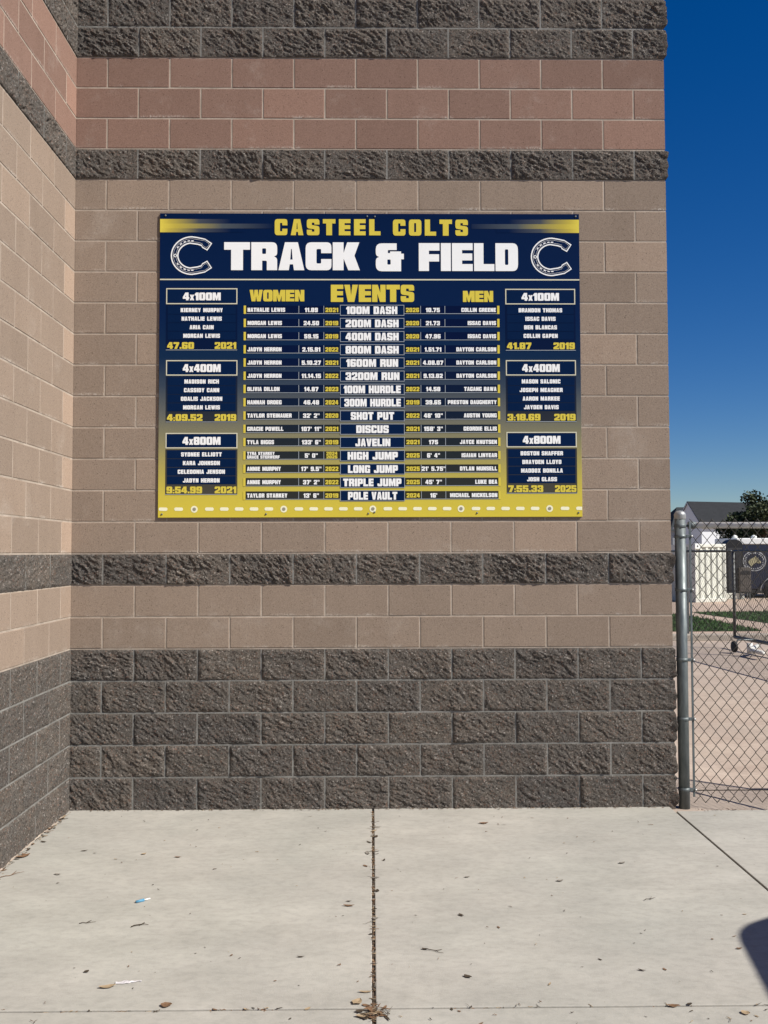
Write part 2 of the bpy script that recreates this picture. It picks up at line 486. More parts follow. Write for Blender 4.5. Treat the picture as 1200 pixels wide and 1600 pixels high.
def build_wall(parent, length, to_world, flip, even_full, fine_len, fine_top, step, corner_at=None, seed=0, part_label=None):
    """courses of block on one wall plane; to_world(u, h, z). corner_at: u of the outside corner"""
    R = random.Random(seed + 5)
    bands = []                      # contiguous runs of one kind of block
    for c in range(NCOURSE):
        if c == 0 or kind_of(c) != kind_of(c - 1):
            nv = 0
            bands.append((kind_of(c), [], [], []))
        V, F, T = bands[-1][1:]
        z0, z1 = c * CH + JW, (c + 1) * CH - JW
        if c == 0:
            z0 = -0.03
        k = kind_of(c)
        full = (c % 2 == 0) == even_full
        e = [0.0] if full else [0.0, CH]
        while e[-1] < length - 1e-4:
            e.append(min(e[-1] + 2 * CH, length))
        for i in range(len(e) - 1):
            u0 = e[i] + (JW if e[i] > 1e-4 else 0.001)
            u1 = e[i + 1] - (JW if e[i + 1] < length - 1e-4 else 0.0)
            at_lo = corner_at == 0 and e[i] < 1e-4
            at_hi = corner_at is not None and corner_at > 0 and e[i + 1] > length - 1e-4
            tone = min(0.85, max(0, R.gauss(0.45, 0.19)))
            if k != 'rock':
                if part_label == 'left' and not full and i == 0:
                    tone = (1.0, 0.9, 0.97, 0.78)[c % 4] if c > 7 else 0.8
                if u0 < 0.01 and corner_at == 0:
                    u0 = 0.0
                if at_hi:
                    u1 = length + 0.0022
                h = 0.0022 + R.uniform(-0.0006, 0.0008)
                b = 0.0025
                n = len(V)
                pts = [(u0, 0, z0), (u1, 0, z0), (u1, 0, z1), (u0, 0, z1), (u0 + b, h, z0 + b), (u1 - (0 if at_hi else b), h, z0 + b), (u1 - (0 if at_hi else b), h, z1 - b), (u0 + (0 if at_lo else b), h, z1 - b)]
                V += [to_world(*p) for p in pts]
                fs = [(4, 5, 6, 7), (0, 1, 5, 4), (1, 2, 6, 5), (2, 3, 7, 6), (3, 0, 4, 7)]
                for q in fs:
                    q = tuple(n + j for j in q)
                    F.append(q[::-1] if flip else q)
                    T.append(tone)
            else:
                st = step if (e[i] < fine_len and c < fine_top) else 0.05
                nu, nz = max(3, int((u1 - u0) / st) + 1), max(3, int((z1 - z0) / st) + 1)
                uu, zz = np.meshgrid(np.linspace(u0, u1, nu), np.linspace(z0, z1, nz))
                ou, oz = R.uniform(0, 90), R.uniform(0, 90)
                # ragged pillow edge
                wob = 0.004 * perlin(uu * 40 + ou, zz * 40 + oz, seed + 3)
                dl = np.full_like(uu, 1.0) if at_lo else uu - u0
                dr = np.full_like(uu, 1.0) if at_hi else u1 - uu
                dz = np.minimum(zz - z0 if c else zz * 0 + 1, z1 - zz)
                d = np.minimum(np.minimum(dl, dr), dz) + wob
                edge = np.sqrt(np.clip(d / 0.022, 0, 1))
                a = math.radians(-34 + R.uniform(-12, 12))
                ru, rz_ = uu * math.cos(a) + zz * math.sin(a), -uu * math.sin(a) + zz * math.cos(a)
                big = fbm(uu * 6 + ou, zz * 8 + oz, seed + 11, 2)
                mid = fbm(ru * 20 + ou, rz_ * 52 + oz, seed + 23, 4, 0.72)
                rid = 1 - np.abs(perlin(ru * 40 + oz, rz_ * 90 + ou, seed + 41)) * 1.6
                tilt = R.uniform(-0.012, 0.012) * ((uu - (u0 + u1) / 2) / 0.2) + R.uniform(-0.005, 0.005) * ((zz - (z0 + z1) / 2) / 0.1)
                wx, wz = uu + 0.02 * perlin(uu * 12 + oz, zz * 12 + ou, seed + 71), zz + 0.02 * perlin(uu * 12 + ou, zz * 12 + oz, seed + 73)
                cr, cz_ = wx * math.cos(a) + wz * math.sin(a), -wx * math.sin(a) + wz * math.cos(a)
                facet = chips(cr * 9 + ou, cz_ * 20 + oz, seed + 81) + 0.45 * chips(cr * 30 + oz, cz_ * 62 + ou, seed + 83)
                rug = (0.7 + 0.65 * R.random()) * (1.35 if c >= 7 else 0.9)
                h = 0.0085 + 0.0044 * big + 0.0068 * rug * facet + 0.0040 * rug * mid + 0.0014 * rid + 0.0016 * perlin(ru * 120 + ou, rz_ * 190 + oz, seed + 61) + tilt * 0.5
                h = 0.0044 + edge * np.maximum(h - 0.0044, 0.0002)
                us = uu.copy()
                if at_hi or at_lo:
                    t = sstep((uu - (u1 - 0.026)) / 0.026) if at_hi else sstep(((u0 + 0.026) - uu) / 0.026)
                    hc = corner_h(zz, c)
                    h = h * (1 - t) + hc * t
                    us = uu + (hc * t if at_hi else -hc * t - u0 * t)
                X = to_world(us.ravel(), h.ravel(), zz.ravel())
                X = [np.broadcast_to(np.asarray(q, float), us.size) for q in X]
                V.append(np.stack(X, 1))
                ii = np.arange(nu * nz).reshape(nz, nu)
                q = np.stack([ii[:-1, :-1], ii[:-1, 1:], ii[1:, 1:], ii[1:, :-1]], -1).reshape(-1, 4) + nv
                if flip:
                    q = q[:, ::-1]
                F.append(q)
                T.append(np.full(len(q), tone))
                nv += nu * nz
    # mortar: one flat bed, grey within the split-face bands, pale elsewhere
    g = G()
    cuts, c = [], 0
    while c < NCOURSE:
        k = kind_of(c) == 'rock'
        c2 = c
        while c2 < NCOURSE and (kind_of(c2) == 'rock') == k:
            c2 += 1
        cuts.append((c, c2, k)); c = c2
    for c0, c1, k in cuts:
        a = c0 * CH + (JW if k else -JW)
        b = c1 * CH + (-JW if k else JW)
        if c0 == 0: a = -0.03
        g.cur = 1 if k else 0
        hm = 0.004 if k else 0.0
        q = [to_world(0.0, hm, a), to_world(length, hm, a), to_world(length, hm, b), to_world(0.0, hm, b)]
        g.add(q, [(3, 2, 1, 0) if flip else (0, 1, 2, 3)])
    wall = g.build('wall', [MAT['mortar'], MAT['mortar_dark']], parent)
    for k, V, F, T in bands:
        if k != 'rock':
            mesh(k + '_block_band', V, F, MAT[k], wall, T)
            continue
        V, F, T = np.concatenate(V), np.concatenate(F), np.concatenate(T)
        me = bpy.data.meshes.new('split_face_band')
        me.vertices.add(len(V)); me.vertices.foreach_set('co', V.astype(np.float32).ravel())
        me.loops.add(F.size); me.loops.foreach_set('vertex_index', F.astype(np.int32).ravel())
        me.polygons.add(len(F)); me.polygons.foreach_set('loop_start', np.arange(0, F.size, 4, dtype=np.int32))
        me.update(calc_edges=True)
        at = me.attributes.new('tone', 'FLOAT', 'FACE'); at.data.foreach_set('value', T.astype(np.float32))
        me.validate()
        link('split_face_band', me, MAT['rock'], wall)
    return wall

bld = tag(empty('school_building', (0, 0, 0)), 'banded tan, red and dark split-face block school building forming an inside corner', 'building')
w = build_wall(bld, LEN, lambda u, h, z: (u, -h, z), False, True, 99, 27, 0.0046, corner_at=LEN, seed=1)
w['label'] = 'wall facing the viewer, holding the record board'
w = build_wall(bld, 8.94, lambda u, h, z: (h, -u, z), True, False, 1.7, 26, 0.006, seed=2, part_label='left')
w['label'] = 'return wall meeting the sign wall at the inside corner'
w = build_wall(bld, 7.93, lambda u, h, z: (LEN + h, u, z), False, False, 0.8, 26, 0.009, corner_at=0, seed=3)
ZT = NCOURSE * CH
g = G()
for x0, x1, y0, y1 in ((-6, LEN, 0, 7.93), (-6, 0, -8.94, 0)):
    e = 0.004
    g.box(x0, x1 - e, y0 + e if x1 > 1 else y0, y1 - (0 if x1 > 1 else -e), -0.03, ZT - 0.01)
g.build('masonry_core', MAT['mortar_dark'], bld)
g = G()
g.box(-6.05, LEN + 0.05, -0.05, 7.98, ZT, ZT + 0.09, 0.01)
g.box(-6.05, 0.05, -8.99, -0.052, ZT, ZT + 0.09, 0.01)
g.build('coping', MAT['dark_steel'], bld)
# pale smear of mortar and dust where the wall meets the slab
g = G()
for (a, b, fn) in ((0.02, 3.2, lambda u, w_: (0.001 + w_, -u)),):
    u = a
    while u < b:
        d = rnd.uniform(0.05, 0.16)
        w_ = rnd.uniform(0.010, 0.028)
        hgt = rnd.uniform(0.004, 0.010)
        p, q = fn(u, 0), fn(u + d * 0.98, 0)
        p2, q2 = fn(u, w_), fn(u + d * 0.98, w_ * rnd.uniform(0.6, 1.1))
        g.add([(*p, hgt), (*q, hgt), (*q2, 0.001), (*p2, 0.001)], [(0, 1, 2, 3)])
        u += d
g.build('base_mortar', MAT['mortar'], bld)

# ------------------------------------------------------------------ lettering
L = {}
def gl(ch, w_, *contours):
    L[ch] = (w_, contours)
def rect(a, b, c, d, r=0):
    return [(a, b, r), (c, b, r), (c, d, r), (a, d, r)]
gl('A', 1, [(0, 0), (.25, 1), (.75, 1), (1, 0), (.6, 0), (.565, .21), (.435, .21), (.4, 0)], [(.455, .38), (.545, .38), (.515, .76), (.485, .76)])
BB = [(0, 0), (0, 1), (1, 1, .2), (1, .53, .08), (.94, .5), (1, .47, .08), (1, 0, .2)]
gl('B', 1, BB, rect(.42, .60, .58, .78, .02), rect(.42, .22, .58, .41, .02))
gl('C', 1, [(1, 0, .18), (1, .40), (.6, .40), (.6, .24, .04), (.42, .24, .05), (.42, .76, .05), (.6, .76, .04), (.6, .61), (1, .61), (1, 1, .18), (0, 1, .22), (0, 0, .22)])
gl('D', 1, [(0, 0), (0, 1), (1, 1, .24), (1, 0, .24)], rect(.42, .22, .57, .78, .05))
gl('E', .93, [(0, 0), (0, 1), (.92, 1), (.92, .75), (.45, .75), (.45, .63), (.9, .63), (.9, .38), (.45, .38), (.45, .25), (.92, .25), (.92, 0)])
gl('F', .93, [(0, 0), (0, 1), (.92, 1), (.92, .73), (.45, .73), (.45, .6), (.9, .6), (.9, .34), (.45, .34), (.45, 0)])
gl('G', 1, [(1, 0, .05), (1, .54), (.53, .54), (.53, .38), (.6, .38), (.6, .24), (.42, .24, .04), (.42, .76, .04), (.6, .76), (.6, .65), (1, .65), (1, 1, .18), (0, 1, .2), (0, 0, .2)])
gl('H', 1, [(0, 0), (0, 1), (.41, 1), (.41, .63), (.59, .63), (.59, 1), (1, 1), (1, 0), (.59, 0), (.59, .37), (.41, .37), (.41, 0)])
gl('I', .44, rect(0, 0, .44, 1))
gl('J', .95, [(0, 0, .2), (0, .36), (.38, .36), (.38, .24, .03), (.53, .24, .03), (.53, 1), (.95, 1), (.95, 0, .2)])
gl('K', 1.05, [(0, 0), (0, 1), (.42, 1), (.42, .62), (.56, 1), (1.03, 1), (.84, .52), (1.05, 0), (.6, 0), (.42, .42), (.42, 0)])
gl('L', .9, [(0, 0), (0, 1), (.42, 1), (.42, .25), (.9, .25), (.9, 0)])
gl('M', 1.3, [(0, 0), (0, 1), (.5, 1), (.65, .5), (.8, 1), (1.3, 1), (1.3, 0), (.91, 0), (.91, .5), (.75, 0), (.55, 0), (.39, .5), (.39, 0)])
gl('N', 1, [(0, 0), (0, 1), (.42, 1), (.61, .52), (.61, 1), (1, 1), (1, 0), (.58, 0), (.39, .48), (.39, 0)])
OO = rect(0, 0, 1, 1, .22)
gl('O', 1, OO, rect(.42, .22, .58, .78, .05))
gl('0', 1, OO, rect(.42, .22, .58, .78, .05))
gl('P', 1, [(0, 0), (0, 1), (1, 1, .2), (1, .3, .2), (.42, .3), (.42, 0)], rect(.42, .55, .58, .77, .03))
gl('R', 1, [(0, 0), (0, 1), (1, 1, .2), (1, .54, .1), (.88, .49), (1, .43, .1), (1, 0), (.6, 0), (.6, .34, .05), (.42, .34), (.42, 0)], rect(.42, .58, .57, .78, .04))
gl('S', 1, [(0, 0, .18), (0, .34), (.4, .34), (.4, .22, .03), (.6, .22, .03), (.6, .37, .03), (0, .44, .16), (0, 1, .18), (1, 1, .18), (1, .66), (.6, .66), (.6, .78, .03), (.4, .78, .03), (.4, .63, .03), (1, .56, .16), (1, 0, .18)])
gl('T', 1, [(.27, 0), (.27, .73), (0, .73), (0, 1), (1, 1), (1, .73), (.73, .73), (.73, 0)])
gl('U', 1, [(0, 1), (.42, 1), (.42, .24, .05), (.58, .24, .05), (.58, 1), (1, 1), (1, 0, .2), (0, 0, .2)])
gl('V', 1.02, [(0, 1), (.42, 1), (.51, .38), (.6, 1), (1.02, 1), (.75, 0), (.27, 0)])
gl('W', 1.4, [(0, 1), (.38, 1), (.45, .42), (.52, 1), (.88, 1), (.95, .42), (1.02, 1), (1.4, 1), (1.18, 0), (.78, 0), (.7, .45), (.62, 0), (.22, 0)])
XX = [(0, 0), (.26, .5), (0, 1), (.43, 1), (.5, .78), (.57, 1), (1, 1), (.74, .5), (1, 0), (.57, 0), (.5, .22), (.43, 0)]
gl('x', .72, [(a * .72, b * .72) for a, b in XX])
gl('X', 1, XX)
gl('Y', 1, [(.29, 0), (.29, .36), (0, 1), (.42, 1), (.5, .68), (.58, 1), (1, 1), (.71, .36), (.71, 0)])
gl('1', .62, [(.2, 0), (.2, .62), (0, .62), (0, .8), (.24, 1), (.62, 1), (.62, 0)])
gl('2', 1, [(0, 0), (0, .30, .1), (.6, .56, .05), (.6, .78, .03), (.4, .78, .03), (.4, .64), (0, .64), (0, 1, .18), (1, 1, .18), (1, .46, .14), (.52, .25), (1, .25), (1, 0)])
gl('3', 1, [(0, 0, .18), (0, .36), (.4, .36), (.4, .22, .03), (.6, .22, .03), (.6, .41), (.3, .41), (.3, .59), (.6, .59), (.6, .78, .03), (.4, .78, .03), (.4, .65), (0, .65), (0, 1, .18), (1, 1, .18), (1, .55, .08), (.93, .5), (1, .45, .08), (1, 0, .18)])
gl('4', 1.02, [(.5, 0), (.5, .19), (0, .19), (0, .42), (.4, 1), (.9, 1), (.9, .42), (1.02, .42), (1.02, .19), (.9, .19), (.9, 0)], [(.35, .42), (.51, .42), (.51, .68)])
gl('5', 1, [(0, 0, .18), (0, .34), (.4, .34), (.4, .22, .03), (.6, .22, .03), (.6, .42), (0, .42), (0, 1), (.97, 1), (.97, .75), (.4, .75), (.4, .65), (1, .65, .18), (1, 0, .18)])
gl('6', 1, [(0, 0, .2), (0, 1, .2), (1, 1, .18), (1, .70), (.6, .70), (.6, .78), (.42, .78), (.42, .62), (1, .62, .15), (1, 0, .2)], rect(.42, .22, .58, .42, .03))
gl('7', .98, [(.14, 0), (.5, .72), (0, .72), (0, 1), (.98, 1), (.98, .78), (.58, 0)])
gl('8', 1, [(0, 0, .2), (0, .46, .08), (.06, .5), (0, .54, .08), (0, 1, .2), (1, 1, .2), (1, .54, .08), (.94, .5), (1, .46, .08), (1, 0, .2)], rect(.42, .60, .58, .78, .03), rect(.42, .22, .58, .41, .03))
gl('9', 1, [(1, 1, .2), (1, 0, .2), (0, 0, .18), (0, .30), (.4, .30), (.4, .22), (.58, .22), (.58, .38), (0, .38, .15), (0, 1, .2)], rect(.42, .58, .58, .78, .03))
gl('&', 1.02, [(0, 0, .22), (0, .46, .12), (.12, .51), (0, .57, .12), (0, 1, .22), (.76, 1), (.76, .76), (.44, .76, .03), (.44, .65), (.52, .65), (.52, .71), (.92, .71), (.92, .63), (1.02, .63), (1.02, .43), (.92, .43), (.92, 0)], rect(.42, .24, .54, .42, .03))
gl('.', .32, rect(0, 0, .32, .26))
gl(':', .30, rect(0, 0, .30, .2), rect(0, .36, .30, .56))
gl("'", .28, rect(0, .64, .28, 1))
gl('"', .64, rect(0, .64, .26, 1), rect(.38, .64, .64, 1))
def contour(c):
    out, n = [], len(c)
    for i, p in enumerate(c):
        r = p[2] if len(p) > 2 else 0
        P = Vector(p[:2])
        if r <= 0:
            out.append(P); continue
        a, b = (Vector(c[i - 1][:2]) - P), (Vector(c[(i + 1) % n][:2]) - P)
        ra, rb = min(r, a.length * 0.49), min(r, b.length * 0.49)
        A, B = P + a.normalized() * ra, P + b.normalized() * rb
        for k in range(5):
            t = k / 4
            out.append(A * (1 - t) ** 2 + P * 2 * t * (1 - t) + B * t * t)
    return out
GLY = {}
for ch, (w_, cs) in L.items():
    cs = [contour(c) for c in cs]
    parts = [[c] for c in cs] if ch in ':"' else [cs]
    vv, ff = [], []
    for p in parts:
        flat = [v for c in p for v in c]
        for t in tessellate_polygon([[Vector((v.x, v.y, 0)) for v in c] for c in p]):
            a, b, c_ = (flat[i] for i in t)
            t = t if (b - a).cross(c_ - a) > 0 else t[::-1]
            ff.append(tuple(i + len(vv) for i in t))
        vv += flat
    GLY[ch] = (w_, vv, ff)

YB = -0.0140          # front face of the board
LAY = 0.0008
def sheet_quad(g, x0, x1, y0, y1, lay):
    """printed rectangle, photo-pixel units on the board"""
    Y = YB - lay * LAY
    g.add([(xpx(x0), Y, zpx(y1)), (xpx(x1), Y, zpx(y1)), (xpx(x1), Y, zpx(y0)), (xpx(x0), Y, zpx(y0))], [(0, 1, 2, 3)])
def frame(g, x0, x1, y0, y1, t, lay):
    sheet_quad(g, x0, x1, y0, y0 + t, lay); sheet_quad(g, x0, x1, y1 - t, y1, lay)
    sheet_quad(g, x0, x0 + t, y0 + t, y1 - t, lay); sheet_quad(g, x1 - t, x1, y0 + t, y1 - t, lay)
def text_len(s, gap, space):
    t = 0
    for i, ch in enumerate(s):
        t += space if ch == ' ' else GLY[ch][0]
        if i < len(s) - 1:
            t += gap
    return t
def text(g, s, x0, x1, yc, h, lay, gap=0.10, space=0.5):
    """s set between x0 and x1, centred on yc, h tall (photo pixels)"""
    k = (x1 - x0) / text_len(s, gap, space)
    x, Y = x0, YB - lay * LAY
    for ch in s:
        if ch == ' ':
            x += (space + gap) * k; continue
        w_, vv, ff = GLY[ch]
        g.add([(xpx(x + v.x * k), Y, zpx(yc + h / 2 - v.y * h)) for v in vv], ff)
        x += (w_ + gap) * k
def text_c(g, s, xc, yc, h, lay, wide=1.0, gap=0.14):
    w_ = text_len(s, gap, 0.6) * h * wide
    text(g, s, xc - w_ / 2, xc + w_ / 2, yc, h, lay, gap, 0.6)

# ------------------------------------------------------------------ the record board
g = G().box(XB0, XB1, YB, -0.0035, ZB0, ZB1, 0.0012)
board = g.build('record_board', MAT['board'])
tag(board, 'large navy and yellow printed track and field record board on the tan block wall', 'sign')
for a, b, a2, b2 in ((248.6, 436, 248.6, 380), (737, 906.8, 776, 906.8)):
    g = G()
    sheet_quad(g, a, b, 350.2, 357.8, 1)
    st_ = g.build('stripe', MAT['stripe_core'], board)
    g = G()
    sheet_quad(g, a2, b2, 343, 350.2, 1); sheet_quad(g, a2, b2, 357.8, 364, 1)
    g.build('stripe_edge', MAT['stripe_side'], st_)
for ws in ((('CASTEEL', 428, 594, 355.6, 25.5, 2, 0.27), ('COLTS', 613.5, 731.5, 356, 25.5, 2, 0.27)), (('WOMEN', 389, 474.5, 463.5, 18, 2, 0.05),),
           (('EVENTS', 516, 646.5, 459.8, 27, 2, 0.06),), (('MEN', 723, 770.5, 464.5, 17.5, 2, 0.05),)):
    g = G()
    for w_ in ws:
        text(g, *w_)
    g.build('heading_lettering', MAT['yellow_print'], board)
g = G()
text(g, 'TRACK', 349, 561.5, 401.5, 44, 2, 0.05); text(g, '&', 586.5, 630.5, 403, 44, 2); text(g, 'FIELD', 654, 810, 402.5, 44, 2, 0.05)
g.build('title_lettering', MAT['white_print'], board)
g = G()
sheet_quad(g, 249, 906.6, 437.2, 439.2, 1)
g.build('divider_line', MAT['cream_print'], board)

def emblem(cx, cy):
    def path_at(off):
        """closed horseshoe outline, shrunk by off"""
        ro, ri = (33.0 - off, 30.3 - off), (21.5 + off, 19.0 + off)
        p = []
        for k in range(33):                                   # outer: from upper arm round the left to the lower arm
            t = math.radians(90 + 180 * k / 32)
            p.append((math.cos(t) * ro[0], math.sin(t) * ro[1]))
        p += [(8, -ro[1] + 1.2), (20, -26.5 + off * 0.9), (31.0 - off * 1.1, -19.3 + off * 0.35), (23.6 - off * 0.3, -8.0 - off * 1.1), (15.6 + off * 0.5, -12.6 - off * 0.7), (14.5 + off * 0.2, -15.2 - off), (9, -17.0 - off * 1.0)]
        for k in range(25):
            t = math.radians(262 - 164 * k / 24)
            p.append((math.cos(t) * ri[0], math.sin(t) * ri[1]))
        p += [(9, 17.0 + off), (14.5 + off * 0.2, 15.2 + off), (15.6 + off * 0.5, 12.6 + off * 0.7), (23.6 - off * 0.3, 8.0 + off * 1.1), (31.0 - off * 1.1, 19.3 - off * 0.35), (20, 26.5 - off * 0.9), (8, ro[1] - 1.2)]
        return p
    def band(g, p, q, lay):
        Y = YB - lay * LAY
        n = len(p)
        g.add([(xpx(cx + a), Y, zpx(cy - b)) for a, b in p] + [(xpx(cx + a), Y, zpx(cy - b)) for a, b in q], [(i, (i + 1) % n, n + (i + 1) % n, n + i) for i in range(n)])
    g = G()
    band(g, path_at(-0.2), path_at(1.75), 2)
    band(g, path_at(3.55), path_at(3.9), 2)
    for s in (1, -1):
        for t, r in ((147, 26), (131, 26), (116, 25.5), (102, 25), (89, 24.6)):
            t = math.radians(t)
            c_, d_ = (r * 1.03 * math.cos(t), s * r * 0.94 * math.sin(t)), (-math.sin(t), s * math.cos(t))
            e_ = (-d_[1], d_[0])
            q = [(c_[0] + a * d_[0] * 1.8 + b * e_[0] * 0.8, c_[1] + a * d_[1] * 1.8 + b * e_[1] * 0.8) for a, b in ((-1, -1), (1, -1), (1, 1), (-1, 1))]
            Y = YB - 2 * LAY
            g.add([(xpx(cx + a), Y, zpx(cy - b)) for a, b in q], [(0, 1, 2, 3)])
    ring = lambda r: [(-26.2 + r * math.cos(math.radians(30 * k)), r * math.sin(math.radians(30 * k))) for k in range(12)]
    band(g, ring(2.7), ring(1.5), 2)
    g.build('horseshoe_emblem', MAT['white_print'], board)
emblem(299, 400.7)
emblem(863.5, 402)

RELAYS = [
    (259, 370, 452, 477, 549, '4x100M', ['KIERNEY MURPHY', 'NATHALIE LEWIS', 'ARIA CAIN', 'MORGAN LEWIS'], '47.60', '2021'),
    (259.5, 370.5, 564.5, 588.5, 661, '4x400M', ['MADISON RICH', 'CASSIDY CANN', 'ODALIS JACKSON', 'MORGAN LEWIS'], '4:09.52', '2019'),
    (259.5, 371, 677.5, 701.5, 773, '4x800M', ['SYDNEE ELLIOTT', 'KARA JOHNSON', 'CELEDONIA JENSON', 'JADYN HERRON'], '9:54.99', '2021'),
    (789.5, 899.5, 452.5, 477, 549.5, '4x100M', ['BRANDON THOMAS', 'ISSAC DAVIS', 'BEN BLANCAS', 'COLLIN GAPEN'], '41.87', '2019'),
    (789.5, 899.5, 564.5, 588.5, 661, '4x400M', ['MASON SALONIC', 'JOSEPH MEAGHER', 'AARON MARKEE', 'JAYDEN DAVIS'], '3:18.69', '2019'),
    (789.5, 899.5, 676.5, 700.5, 772, '4x800M', ['BOSTON SHAFFER', 'BRAYDEN LLOYD', 'MADDOX BONILLA', 'JOSH GLASS'], '7:55.33', '2025')]
for x0, x1, y0, y1, y2, head, names, mark, year in RELAYS:
    g = G()
    sheet_quad(g, x0, x1, y1 + 1.5, y2, 1)
    p = g.build('relay_panel', MAT['foot_bar'], board)
    g = G()
    sheet_quad(g, x0 + 0.8, x1 - 0.8, y0 + 0.8, y1 - 0.8, 1)
    n = 4
    for k in range(n):
        a = y1 + 3 + k * 13.3
        sheet_quad(g, x0 + 2.5, x1 - 2.5, a, a + 12.5, 1.8)
    g.build('name_plate', MAT['plate'], p)
    g = G()
    frame(g, x0, x1, y0, y1, 1.6, 2)
    g.build('plate_outline', MAT['cream_print'], p)
    g = G()
    sheet_quad(g, x0, x1, y2 - 0.9, y2, 2)
    g.build('base_line', MAT['line_print'], p)
    xc = (x0 + x1) / 2
    g = G()
    text(g, head, xc - 29.5, xc + 29.5, (y0 + y1) / 2 + 0.4, 12.2, 2.6, 0.07)
    for k, nm in enumerate(names):
        text_c(g, nm, xc, y1 + 9.3 + k * 13.4, 6.4, 2.6, 0.68)
    g.build('white_lettering', MAT['white_print'], p)
    g = G()
    w_ = text_len(mark, 0.08, .5) * 9.0
    text(g, mark, x0 + 2, x0 + 2 + w_, y2 - 7.3, 10.5, 2.6, 0.08); text(g, year, x1 - 35, x1 - 1.5, y2 - 7.3, 10.5, 2.6, 0.08)
    g.build('yellow_lettering', MAT['yellow_print'], p)

ROWS = [
    ('NATHALIE LEWIS', '11.89', '2021', '100M DASH', '2026', '10.75', 'COLLIN GREENE', 540, 620),
    ('MORGAN LEWIS', '24.50', '2019', '200M DASH', '2020', '21.73', 'ISSAC DAVIS', 539, 622),
    ('MORGAN LEWIS', '59.15', '2019', '400M DASH', '2020', '47.96', 'ISSAC DAVIS', 539, 622),
    ('JADYN HERRON', '2.15.91', '2022', '800M DASH', '2021', '1.51.71', 'DAYTON CARLSON', 539, 622),
    ('JADYN HERRON', '5.10.27', '2021', '1600M RUN', '2021', '4.08.07', 'DAYTON CARLSON', 540, 621),
    ('JADYN HERRON', '11.14.15', '2022', '3200M RUN', '2021', '9.13.82', 'DAYTON CARLSON', 539, 623),
    ('OLIVIA DILLON', '14.87', '2023', '100M HURDLE', '2022', '14.58', 'TAGANG BAWA', 536, 625),
    ('HANNAH DROEG', '46.48', '2024', '300M HURDLE', '2019', '39.65', 'PRESTON DAUGHERTY', 537, 625),
    ('TAYLOR STEINAUER', '32\' 2"', '2020', 'SHOT PUT', '2022', '48\' 10"', 'AUSTIN YOUNG', 547, 614.5),
    ('GRACIE POWELL', '107\' 11"', '2021', 'DISCUS', '2021', '158\' 3"', 'GEORDIE ELLIS', 555.5, 606),
    ('TYLA BIGGS', '133\' 6"', '2019', 'JAVELIN', '2021', '175', 'JAYCE KNUTSEN', 554, 608.5),
    (('TYRA STARKEY', 'GRACE STERWERF'), '5\' 0"', ('2024', '2025'), 'HIGH JUMP', '2025', '6\' 4"', 'ISAIAH LINYEAR', 542, 620),
    ('ANNIE MURPHY', '17\' 9.5"', '2022', 'LONG JUMP', '2025', '21\' 5.75"', 'DYLAN MUNSELL', 542.5, 620),
    ('ANNIE MURPHY', '37\' 2"', '2022', 'TRIPLE JUMP', '2025', '45\' 7"', 'LUKE BEA', 535, 625.5),
    ('TAYLOR STARKEY', '13\' 6"', '2019', 'POLE VAULT', '2024', '16\'', 'MICHAEL MICKELSON', 542.5, 619)]
for i, (wn, wr, wy, ev, my, mr, mn, ex0, ex1) in enumerate(ROWS):
    yc = 485.6 + i * 20.62
    g = G()
    sheet_quad(g, 530.6, 630.6, yc - 7.4, yc + 9.0, 2)
    p = g.build('event_row', MAT['plate'], board)
    g = G()
    frame(g, 530.4, 630.8, yc - 7.6, yc + 9.2, 0.8, 2.8)
    g.build('plate_outline', MAT['line_print'], p)
    g = G()
    text(g, ev, ex0, ex1, yc + 0.9, 12.0, 3.4, 0.09, 0.55)
    g.build('event_lettering', MAT['white_print'], p)
    for x0, x1, y0_, y1_, tick, seps, nm, res, yr, rx, yx in (
            (384, 505, 505, 530.4, 380, (466, 505), wn, wr, wy, 485.5, (507.5, 527.5)),
            (656.5, 776.5, 630.8, 656.5, 776.6, (656.5, 694.5), mn, mr, my, 675.6, (633.5, 654))):
        g = G()
        sheet_quad(g, x0, x1, yc - 6.2, yc + 6.2, 1)
        g.build('record_cell', MAT['bar'], p)
        g = G()
        sheet_quad(g, y0_, y1_, yc - 6.2, yc + 6.2, 1)
        g.build('year_cell', MAT['year_bar'], p)
        g = G()
        for x in seps:
            sheet_quad(g, x - 0.4, x + 0.4, yc - 6.0, yc + 5.5, 2)
        sheet_quad(g, min(x0, y0_), max(x1, y1_), yc + 5.6, yc + 6.4, 2)
        g.build('cell_line', MAT['line_print'], p)
        g = G()
        sheet_quad(g, tick, tick + 3.5, yc - 6.4, yc + 6.6, 2)
        g.build('end_tick', MAT['yellow_print'], p)
        g = G()
        if isinstance(nm, tuple):
            for q, dy in zip(nm, (-3.0, 2.6)):
                text(g, q, 386, 386 + text_len(q, .12, .6) * 3.3, yc + dy, 4.8, 2.6, .12, .6)
        else:
            w_ = text_len(nm, .12, .6) * 4.15
            xs_ = 386 if tick < 400 else 774.6 - w_
            text(g, nm, xs_, xs_ + w_, yc + 0.2, 6.4, 2.6, .12, .6)
        text_c(g, res, rx, yc + 0.4, 6.8, 2.6, 0.72)
        g.build('white_lettering', MAT['white_print'], p)
        g = G()
        if isinstance(yr, tuple):
            for q, dy in zip(yr, (-3.0, 2.6)):
                text(g, q, 509, 526, yc + dy, 4.8, 2.6, .14)
        else:
            text(g, yr, *yx, yc + 0.4, 6.8, 2.6, .14)
        g.build('yellow_lettering', MAT['yellow_print'], p)

